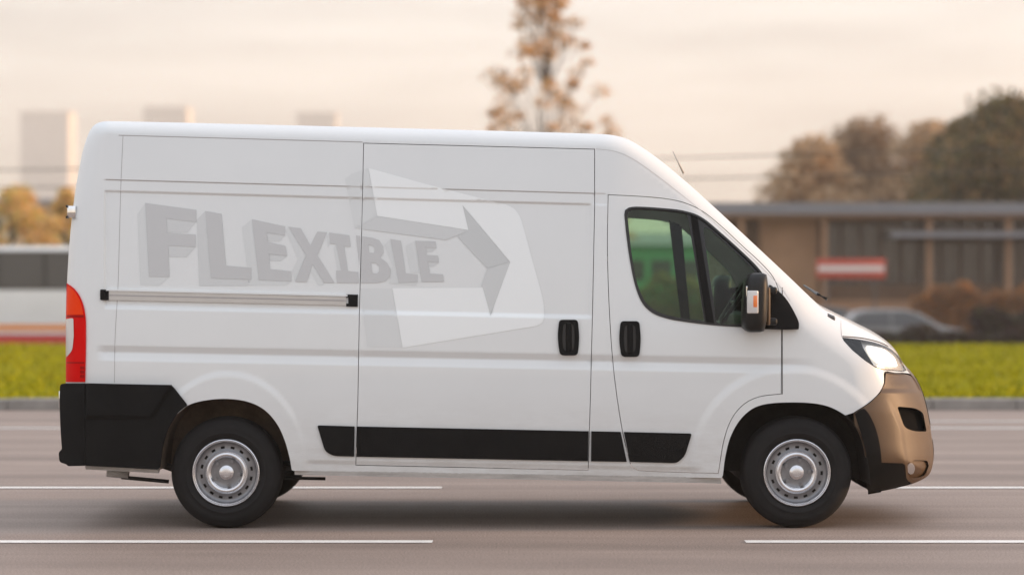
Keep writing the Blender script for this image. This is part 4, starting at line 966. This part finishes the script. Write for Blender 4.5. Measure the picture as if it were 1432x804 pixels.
# red board with a white band
SD_ = 80.; RS = mat('sign_red', (.50, .065, .035), .5); WS = mat('sign_white', (.75, .70, .66), .5)
sg = empty('sign_board', (DX(1190, SD_), SD_ - D0, -.68), label='red rectangular sign with a white horizontal band in front of the building', cat='sign')
sgw = 48 * SD_ / F; za, zb = ZZ(389, SD_) + .68, ZZ(362, SD_) + .68
pn = box('sign_panel', -sgw, sgw, -.03, .03, za, zb, RS, sg, bevel=.01); zm = (za + zb) / 2
box('white_band', -sgw + .05, sgw - .05, -.036, -.0305, zm - .10, zm + .10, WS, pn)
for s_ in (-1, 1): box('post', s_ * sgw * .7 - .04, s_ * sgw * .7 + .04, .031, .10, 0, zb, BFR, sg)
# ================================================================== BUS
BWH = mat('bus_white', (.85, .84, .82), .35, coat=.4, var=.04, vscale=1); BGL = mat('bus_glass', (.06, .062, .065), .12, coat=.3); BOR = mat('bus_orange', (.85, .25, .01), .4); BRD = mat('bus_red', (.55, .03, .025), .4)
bsd = 72.
bus = empty('city_bus', (-14.5, bsd - D0, -.655), label='white bus with an orange and a red stripe passing behind the grass at the left', cat='bus')
def bz(py): return ZZ(py, bsd) + .655
box('body', -6, 6, 0, 2.5, .30, bz(347), BWH, bus, bevel=.08, seg=3)
box('roof', -5.9, 5.9, .12, 2.38, bz(347) - .02, bz(344), BWH, bus, bevel=.03)
box('window_band', -5.9, 5.93, -.012, .05, bz(405), bz(351), TRIM, bus)
for k in range(8):
    xa = -5.8 + k * 1.46; wn = box('window', xa + .03, xa + 1.40, -.022, -.0125, bz(403), bz(353), BGL, bus)
box('orange_stripe', -5.93, 5.93, -.010, .02, bz(462), bz(454), BOR, bus); box('red_stripe', -5.93, 5.93, -.010, .02, bz(480.5), bz(467.5), BRD, bus)
box('windscreen', 5.99, 6.03, .2, 2.3, bz(425), bz(352), BGL, bus, bevel=.01)
box('skirt_panel', -5.93, 5.93, -.006, .02, .32, bz(481.5), BWH, bus)
for xx in (-3.6, 3.7):
    for yy, s_ in ((-.02, 1), (2.52, -1)):
        wv = lathe('wheel', [(.5, .03 * s_), (.5, .25 * s_), (.3, .25 * s_)], RUB, bus, n=28, loc=(xx, yy, .48)); lathe('rim', [(.0, .05 * s_), (.2, .06 * s_), (.3, .02 * s_), (.5, .03 * s_)], STEELD, wv, n=28)
for s_ in (.35, 1.9): box('headlight', 6.0, 6.04, s_, s_ + .3, .7, .95, CHROME, bus, bevel=.01)
# ================================================================== PARKED CARS
def car(x, d, colr, label, seed, flip=1):
    m = mat('car_paint_%d' % seed, colr, .3, coat=.5)
    root = empty('parked_car', (x, d - D0, -.65), label=label, cat='car', group='cars parked in front of the building')
    prof = [(-2.05, .32), (-2.08, .62), (-1.98, .88), (-1.75, .95), (-1.35, 1.38), (-1.0, 1.46), (.1, 1.46), (.55, 1.34), (1.15, .97), (1.75, .88), (2.02, .72), (2.08, .5), (2.02, .28), (1.72, .26), (1.62, .50), (1.35, .62), (1.08, .50), (.98, .24), (-.98, .24), (-1.08, .50), (-1.35, .62), (-1.62, .50), (-1.72, .28)]
    V = []; Fc = []; n = len(prof)
    for (y, ins) in ((0, .07), (.06, 0), (1.66, 0), (1.72, .07)):
        for (a, b) in prof:
            t = .16 * max(0, (b - .9) / .55); yy = y + (t if y < .8 else -t); V.append((flip * a * (1 - ins * .3), yy, b - ins * .3 if b > .7 else b))
    for j in range(3):
        for i in range(n): Fc.append((j * n + i, j * n + (i + 1) % n, (j + 1) * n + (i + 1) % n, (j + 1) * n + i))
    Fc.append(tuple(range(n))); Fc.append(tuple(3 * n + i for i in range(n)))
    bm = bmesh.new(); vs_ = [bm.verts.new(v) for v in V]; [bm.faces.new([vs_[i] for i in f]) for f in Fc]; bmobj('body', bm, m, root, smooth=True)
    for wx in ([(-1.5, .98), (-1.22, 1.34), (-.35, 1.38), (-.35, .98)], [(-.28, .98), (-.28, 1.38), (.15, 1.38), (.5, 1.28), (.95, .98)]):
        for yy in (-.004, 1.724):
            v = [(flip * a, (yy + (1 if yy < 1 else -1) * .16 * max(0, (b - .9) / .55) * 1.0), b - .0) for a, b in wx]
            v2 = [(a, b + (.012 if yy < 1 else -.012), c) for a, b, c in v]; k = len(v)
            bm = bmesh.new(); q = [bm.verts.new(p) for p in v + v2]; bm.faces.new(q[:k]); bm.faces.new(q[k:]); [bm.faces.new((q[i], q[(i + 1) % k], q[k + (i + 1) % k], q[k + i])) for i in range(k)]; bmobj('window', bm, BGL, root)
    for xx in (-1.35, 1.35):
        for yy, s_ in ((.0, 1), (1.72, -1)):
            w_ = lathe('wheel', [(.30, 0), (.315, .03 * s_), (.315, .18 * s_), (.2, .19 * s_)], RUB, root, n=24, loc=(flip * xx, yy, .315)); lathe('rim', [(.0, .02 * s_), (.18, .015 * s_), (.2, .0), (.30, .0)], STEEL, w_, n=24)
    box('headlight', flip * 1.98 - .05, flip * 1.98 + .05, .12, .42, .62, .76, CHROME, root, bevel=.015); box('tail_light', flip * -2.0 - .06, flip * -2.0 + .06, .08, .3, .68, .85, REDL, root, bevel=.015)
    return root
car(DX(1262, 68), 68, (.20, .20, .205), 'silver grey car parked just beyond the grass, seen over the bonnet of the van', 1)
car(DX(1130, 76), 76, (.03, .032, .036), 'dark car parked further back, mostly hidden behind the bonnet of the van', 2, -1)
# ================================================================== DISTANT TOWERS, LEFT BUILDING
TW = mat('tower_haze_pale', (.94, .86, .76), .9, var=.05, vscale=.05); TG = mat('tower_glass_haze_pale', (.84, .76, .66), .5)  # walls and panes paled towards the sky: haze put into the colour
def tower(pxa, pxb, pytop, d, label, rows):
    x0, x1 = DX(pxa, d), DX(pxb, d); h = ZZ(pytop, d) + .7
    root = empty('tower_block', ((x0 + x1) / 2, d - D0, -.7), label=label, cat='building', group='distant tower blocks'); w = x1 - x0
    box('wall', -w / 2, w / 2, 0, w * .8, 0, h, TW, root); box('roof', -w / 2 - .3, w / 2 + .3, -.3, w * .8 + .3, h, h + .8, TW, root)
    wm = bmesh.new(); boxbm(wm, 0, w / 8, -.08, -.01, 0, 2.6); me = bpy.data.meshes.new('window'); wm.to_mesh(me); wm.free(); me.materials.append(TG)
    for r_ in range(rows):
        for c_ in range(4):
            o = link('window', me, None, root); o.location = (-w / 2 + w * (.1 + .22 * c_), 0, h - 5 - r_ * 5)
tower(28, 96, 158, 1080, 'palest tall tower block at the far left, above the bus', 10)
tower(200, 262, 152, 1050, 'far tower block rising above the rear of the van roof', 8)
tower(415, 470, 160, 980, 'far tower block peeping over the middle of the van roof', 5)
LB = mat('cream_wall', (.80, .62, .40), .85, var=.06, vscale=.5)
lb_ = empty('cream_building', (DX(20, 110), 110 - D0, -.7), label='low cream building with a grey roof edge behind the yellow trees and bus', cat='building')
hh = ZZ(290, 110) + .7
box('wall', -14, 6, 0, 8, 0, hh, LB, lb_); box('roof', -14.4, 6.4, -.5, 8.5, hh, hh + .35, BF_, lb_)
for k in range(7):
    w_ = box('window', -13 + k * 2.7, -11.4 + k * 2.7, -.04, -.002, hh - 1.9, hh - .5, BFR, lb_); box('pane', -12.9 + k * 2.7, -11.5 + k * 2.7, -.06, -.041, hh - 1.8, hh - .6, BG, w_)
# overhead cables between poles outside the picture
PL = mat('pole_grey', (.25, .24, .23), .6, metal=.5); CB = mat('cable_dark', (.10, .08, .07), .7)
for xx, lb2 in ((-24., 'grey street pole left of the view carrying the overhead cables'), (24., 'grey street pole right of the view carrying the overhead cables')):
    pr_ = empty('street_pole', (xx, 60 - D0, -.6), label=lb2, cat='pole', group='street poles'); lathe('pole', [(.14, 0), (.12, 1), (.08, 7), (.0, 7.02)], PL, pr_, n=16, axis='z'); box('arm', -.6, .6, -.03, .03, 5.8, 5.88, PL, pr_)
for (pl, prr, nm) in ((238, 212, 'upper overhead cable running across behind the van'), (263, 243, 'lower overhead cable running across behind the van')):
    zl, zr = ZZ(pl, 60), ZZ(prr, 60); sl_ = (zr - zl) / 22.; pts = []
    for k in range(25):
        x = -24 + 2 * k; pts.append((x, 46, (zl + zr) / 2 + sl_ * x - .25 * (1 - (x / 24) ** 2) + .22))
    tag(tube('overhead_cable', pts, .018, CB, None, n=5), label=nm, cat='cable')
# ================================================================== HAZE
hz_ = box('haze', -700, 700, -20, 1150, -1.7, 90, None)
m = bpy.data.materials.new('haze'); m.use_nodes = True; t = m.node_tree; t.nodes.clear(); o = t.nodes.new('ShaderNodeOutputMaterial'); pv = t.nodes.new('ShaderNodeVolumePrincipled')
pv.inputs['Color'].default_value = (1, .93, .86, 1); pv.inputs['Density'].default_value = .0007; pv.inputs['Anisotropy'].default_value = .2
t.links.new(pv.outputs[0], o.inputs['Volume']); hz_.data.materials.clear(); hz_.data.materials.append(m); tag(hz_, kind='stuff', label='thin warm evening haze', cat='haze')
# parts were modelled in world axes: bring the van's base to the Empty
for o in van.children: o.location = o.location - van.location
